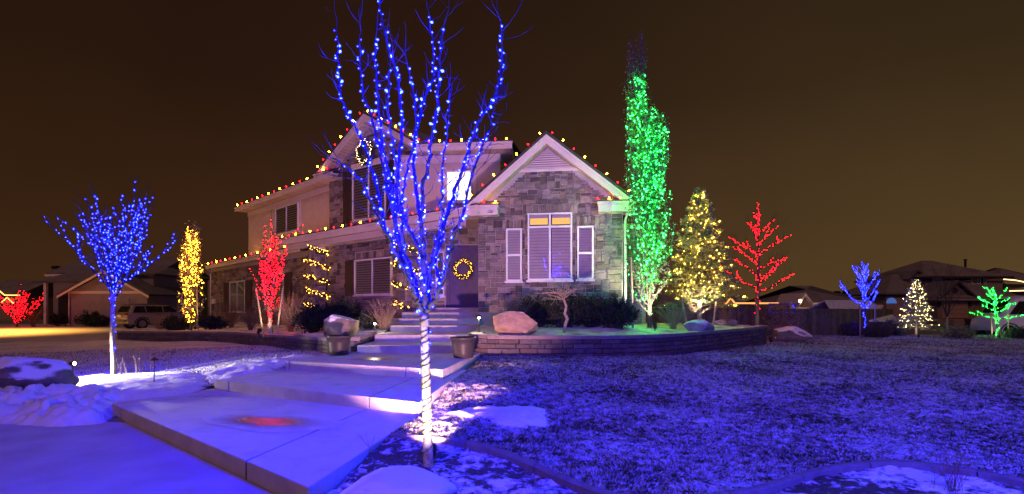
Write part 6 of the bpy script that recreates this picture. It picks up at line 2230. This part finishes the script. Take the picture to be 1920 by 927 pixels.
# garage front with gable
x0, x1, _, zt = rect(1758, 1850, 560, 605, Y)
MB().box(((x0 + x1) / 2, Y + 2, zt / 2 - .3), (x1 - x0, 4, zt + .6)).build('garage_wall', M_brick_far, h)
a, b, c = P(1762, 560, Y), P(1822, 560, Y), P(1790, 530, Y)
MB().slabpoly([(a.x, Y - .05, a.z), (b.x, Y - .05, b.z), (c.x, Y - .05, c.z)], (0, 3, 0)).build('gable', M_brick_far, h)
for e0, e1 in ((a + Vector((-.6, 0, -.4)), c), (c, b + Vector((.6, 0, -.4)))):
    MB().slabpoly([e0 + Vector((0, -.5, 0)), e1 + Vector((0, -.5, 0)), e1 + Vector((0, 5, 0)), e0 + Vector((0, 5, 0))], (0, 0, .22)).build('gable_roof', M_roof_far, h)
q = P(1791, 545, Y - .1); MB().lathe([(.30, 0), (.30, .05), (.22, .06)], k=14, M=Matrix.Translation((q.x, Y - .06, q.z)) @ Matrix.Rotation(R(90), 4, 'X')).build('round_vent', M_dark, h)
MB().slabpoly([(P(1750, 0, Y).x, Y - .6, P(0, 561, Y).z), (P(1910, 0, Y).x, Y - .6, P(0, 561, Y).z), (P(1900, 0, Y).x, Y + 3, P(0, 535, Y + 3).z), (P(1800, 0, Y).x, Y + 3, P(0, 535, Y + 3).z)], (0, 0, .15)).build('garage_roof', M_roof_far, h)
fascia(h, P(1750, 0, Y).x, P(1910, 0, Y).x, Y - .64, P(0, 562, Y).z, M_sid)
gx0, gx1, gz0, gz1 = rect(1766, 1815, 566, 597, Y - .05)
gd = MB().box(((gx0 + gx1) / 2, Y - .02, (gz0 + gz1) / 2), (gx1 - gx0, .08, gz1 - gz0)).build('garage_door', M_gdoor, h)
for k in range(4):
    MB().box(((gx0 + gx1) / 2, Y - .08, gz0 + (k + .5) * (gz1 - gz0) / 4), (gx1 - gx0 - .1, .04, (gz1 - gz0) / 4 - .06)).build('door_panel', M_gdoor, gd)
for x in (1761, 1818):
    q = P(x, 570, Y - .1); MB().box((q.x, Y - .1, q.z), (.22, .2, .5)).build('wall_lantern', M_black, h)
# left wing of it
x0, x1, _, zt = rect(1662, 1762, 556, 605, Y + 2)
MB().box(((x0 + x1) / 2, Y + 6, zt / 2 - .3), (x1 - x0, 8, zt + .6)).build('side_wall', M_sid, h)
roof_prism(h, 'side_roof', x0, x1 + 4, Y + 2, Y + 10, P(0, 551, Y + 2).z, P(0, 515, Y + 6).z, 'x', hip=4, ov=.4)
a, b, c = P(1700, 527, Y + 4), P(1748, 527, Y + 4), P(1716, 510, Y + 4)
MB().slabpoly([(a.x, Y + 4, a.z - .8), (b.x, Y + 4, b.z - .8), (b.x, Y + 4, b.z), (c.x, Y + 4, c.z), (a.x, Y + 4, a.z)], (0, 3, 0)).build('dormer', M_sid, h)
for e0, e1 in ((a, c), (c, b)):
    MB().slabpoly([e0 + Vector((0, -.4, 0)), e1 + Vector((0, -.4, 0)), e1 + Vector((0, 5, 0)), e0 + Vector((0, 5, 0))], (0, 0, .2)).build('dormer_roof', M_roof_far, h)
q = P(1672, 563, Y + 1.9)
arch_ = [(q.x - .55, q.z - .35)] + [(q.x + .55 * math.cos(t), q.z - .35 + .6 * math.sin(t)) for t in [math.pi * k / 10 for k in range(10, -1, -1)]]
MB().slabpoly([(x, Y + 1.95, z) for x, z in arch_], (0, -.04, 0)).build('arched_window', emit('blue_glow_pane', (.12, .25, .8), .5), h)

# driveway patch before it, bins, van
MB().prism([(34, 30), (60, 28), (70, 52), (40, 52)], -.3, -.16).build('road', mat('dusted_asphalt', (.10, .09, .08), (.25, .24, .23), rough=.9, scale=1.2), kind='structure')
for i, (x, y, Y, m, lb) in enumerate(((1789, 622, 33, mat('tan_bin', (.30, .18, .10), rough=.6), 'tan wheeled bin half hidden behind the green dome bush'), (1826, 624, 32.5, mat('brown_bin', (.06, .05, .045), rough=.6), 'dark wheeled bin between dome bush and green lit tree'))):
    q = P(x, y, Y); q.z = g(q.x, q.y) - .06
    root = thing('wheeled_bin', q, lb, 'bin')
    mb = MB()
    b_ = [(-.25, -.28), (.25, -.28), (.25, .28), (-.25, .28)]
    mb.add([(q.x + a, q.y + b, q.z + .05) for a, b in b_] + [(q.x + a * 1.22, q.y + b * 1.2, q.z + .92) for a, b in b_], [(3, 2, 1, 0), (0, 1, 5, 4), (1, 2, 6, 5), (2, 3, 7, 6), (3, 0, 4, 7), (4, 5, 6, 7)])
    mb.build('bin_body', m, root)
    MB().add([(q.x + a * 1.32, q.y + b * 1.3, q.z + .925) for a, b in b_] + [(q.x + a * 1.15, q.y + b * 1.15, q.z + 1.03) for a, b in b_], [(3, 2, 1, 0), (0, 1, 5, 4), (1, 2, 6, 5), (2, 3, 7, 6), (3, 0, 4, 7), (4, 5, 6, 7)]).build('lid', m, root)
    for sx in (-1, 1):
        MB().lathe([(.11, -.03), (.11, .03)], k=12, M=Matrix.Translation((q.x + sx * .27, q.y + .26, q.z + .11)) @ Matrix.Rotation(R(90), 4, 'Y')).build('wheel', M_black, root)

# ---- far right house with warm eave lights
Y = 66
h = thing('neighbour_house', (66, Y, 0), 'far right house edge with warm lights along its eaves', 'house')
x0, x1, _, zt = rect(1885, 1990, 535, 605, Y)
MB().box(((x0 + x1) / 2, Y + 5, zt / 2), (x1 - x0, 10, zt)).build('wall', M_sid, h)
roof_prism(h, 'roof', x0, x1, Y, Y + 10, zt + .2, zt + 2.6, 'x', hip=4.5, ov=.6)
roof_prism(h, 'porch_roof', x0 + .5, x1, Y - 3, Y, P(0, 545, Y - 3).z, P(0, 536, Y - 3).z, 'x', hip=1, ov=.2)
s_ = thing('light_string', P(1900, 525, Y - 1), 'warm light line along the eaves of the far right house', 'string lights')
for pl_ in ([P(1882, 524, Y - .8), P(1905, 526, Y - .8), P(1930, 531, Y - .8)], [P(1893, 546, Y - 3.4), P(1930, 545, Y - 3.4)]):
    MB().tube(pl_, .06, 5).build('light_line', emit('led_line_warm', (1, .62, .25), 4), s_)

# ================================================================== VEHICLES
def car_mesh(prof, half_w, tumble, belt):
    """side profile (x, z) lofted across the width with tumblehome above the belt line"""
    mb = MB()
    ys = (-1, -.93, -.6, 0, .6, .93, 1)
    rows = []
    for y in ys:
        k = abs(y)
        row = []
        for x, z in prof:
            t = max(0, z - belt)
            yy = y * half_w * (1 - tumble * t)
            zz = z - (.10 * max(0, k - .6) / .4 * (1 if z > belt else .4))
            row.append((x * (1 - .02 * k), yy, zz))
        rows.append(row)
    n = len(prof)
    for r_ in rows: mb.v += r_
    for i in range(len(ys) - 1):
        for j in range(n):
            j2 = (j + 1) % n
            mb.f.append((i * n + j, i * n + j2, (i + 1) * n + j2, (i + 1) * n + j))
    mb.f += [tuple(range(n - 1, -1, -1)), tuple((len(ys) - 1) * n + j for j in range(n))]
    return mb


def suv(loc, rotz, label, paint, name='parked_suv', van=False):
    root = thing(name, loc, label, 'car')
    Mx = Matrix.Translation(loc) @ Matrix.Rotation(rotz, 4, 'Z')
    if van:
        prof = [(-2.7, .45), (-2.75, 1.0), (-2.7, 2.25), (-2.5, 2.42), (1.3, 2.42), (1.7, 2.3), (2.3, 1.35), (2.75, 1.15), (2.85, .6), (2.8, .42), (2.0, .38), (-2.0, .38)]
    else:
        prof = [(-2.32, .50), (-2.38, .72), (-2.34, 1.02), (-2.22, 1.12), (-1.98, 1.62), (-1.75, 1.73), (-.6, 1.77), (.35, 1.70), (.62, 1.60), (1.12, 1.16), (1.35, 1.10), (2.15, 1.00), (2.36, .80), (2.40, .50), (2.2, .36), (-2.1, .36)]
    mb = car_mesh(prof, .95, .16 if not van else .06, 1.05)
    mb.v = [tuple(Mx @ Vector(v)) for v in mb.v]
    o = mb.build('body', paint, root, True)
    bm_ = o.modifiers.new('edge', 'EDGE_SPLIT'); bm_.split_angle = R(38)
    def quad(name, pts, m, parent=root, th=.012):
        P_ = [Mx @ Vector(p) for p in pts]
        nn = (P_[1] - P_[0]).cross(P_[2] - P_[0]).normalized()
        MB().slabpoly(P_, nn * th).build(name, m, parent)
    dg = mat('car_glass', (.012, .012, .015), rough=.06, spec=.6)
    for sy in (-1, 1):
        yw = lambda z: sy * (.95 * (1 - .16 * max(0, z - 1.05)) + .004)
        if van:
            segs = [(.35, 1.75, .5)]
            quad('side_window', [(.55, sy * .955, 1.35), (1.95, sy * .955, 1.35), (1.45, sy * .91, 2.1), (.55, sy * .91, 2.1)][::sy], dg)
        else:
            for (a, b, c, d) in ((-1.98, -1.18, -1.28, -1.80), (-1.12, -.12, -.18, -1.20), (-.04, .92, .40, -.10)):
                quad('side_window', [(a, yw(1.14), 1.14), (b, yw(1.14), 1.14), (c, yw(1.58), 1.58), (d, yw(1.58), 1.58)][::sy], dg)
            quad('roof_rail', [(-1.8, sy * .80, 1.70), (.3, sy * .80, 1.70), (.3, sy * .80, 1.735), (-1.8, sy * .80, 1.735)][::sy], M_black, th=.03)
            quad('tail_light', [(-2.365, sy * .55, .98), (-2.365, sy * .90, .98), (-2.27, sy * .90, 1.10), (-2.27, sy * .55, 1.10)][::-sy], mat('tail_lens', (.35, .02, .01), rough=.2), th=.02)
            quad('door_handle', [(-.55, sy * .955, 1.0), (-.33, sy * .955, 1.0), (-.33, sy * .955, 1.03), (-.55, sy * .955, 1.03)][::sy], M_black, th=.03)
            q = Mx @ Vector((.86, sy * 1.03, 1.17)); MB().lathe([(.05, -.06), (.09, -.03), (.09, .05), (.04, .08)], q, 10).build('mirror', paint, root, True)
        for wx in ((-1.42, 1.48) if not van else (-1.8, 1.9)):
            T = Mx @ Matrix.Translation((wx, sy * .86, .37)) @ Matrix.Rotation(R(90), 4, 'X')
            tyre = MB().lathe([(.24, -.11), (.35, -.115), (.372, -.08), (.372, .08), (.35, .115), (.24, .11)], k=24, M=T).build('wheel', mat('tyre', (.02, .02, .02), rough=.8), root, True)
            MB().lathe([(.23, -.118), (.235, .118)], k=20, M=T).build('rim', mat('alloy', (.45, .45, .46), rough=.3, metallic=.8), tyre)
            for sp in range(5):
                A = T @ Matrix.Rotation(2 * math.pi * sp / 5, 4, 'Z')
                MB().box((.12, 0, -sy * -.0), (.19, .05, .25), A).build('spoke', MATS['alloy'], tyre)
            AR = [Mx @ Vector((wx + .46 * math.cos(t), sy * .953, .37 + .46 * math.sin(t))) for t in [math.pi * k / 10 for k in range(11)]]
            MB().tube(AR, .035, 5).build('wheel_arch', M_black, root)
    if not van:
        quad('rear_window', [(-2.215, .72, 1.16), (-2.215, -.72, 1.16), (-2.015, -.62, 1.57), (-2.015, .62, 1.57)], dg)
        quad('rear_bumper', [(-2.40, .9, .50), (-2.40, -.9, .50), (-2.40, -.9, .68), (-2.40, .9, .68)], mat('bumper', (.10, .10, .10), rough=.5), th=.04)
        quad('number_plate', [(-2.385, .24, .84), (-2.385, -.24, .84), (-2.385, -.24, .98), (-2.385, .24, .98)], M_frame, th=.02)
    else:
        quad('windscreen', [(2.26, -.8, 1.42), (2.26, .8, 1.42), (1.74, .74, 2.25), (1.74, -.74, 2.25)], dg)
    return root


q = P(296, 617, 37.0)
suv((q.x, 37.0, .04), R(60), 'silver grey car parked beyond the left retaining wall', mat('silver_paint', (.42, .38, .34), (.40, .36, .32), rough=.25, metallic=.35, coat=.5, scale=1))
q = P(1925, 618, 29.5)
suv((q.x + .6, 29.5, -.2), R(168), 'white van half hidden behind the green lit tree at the right edge', mat('white_paint', (.75, .75, .75), (.72, .72, .72), rough=.3, coat=.4, scale=1), 'parked_van', True)
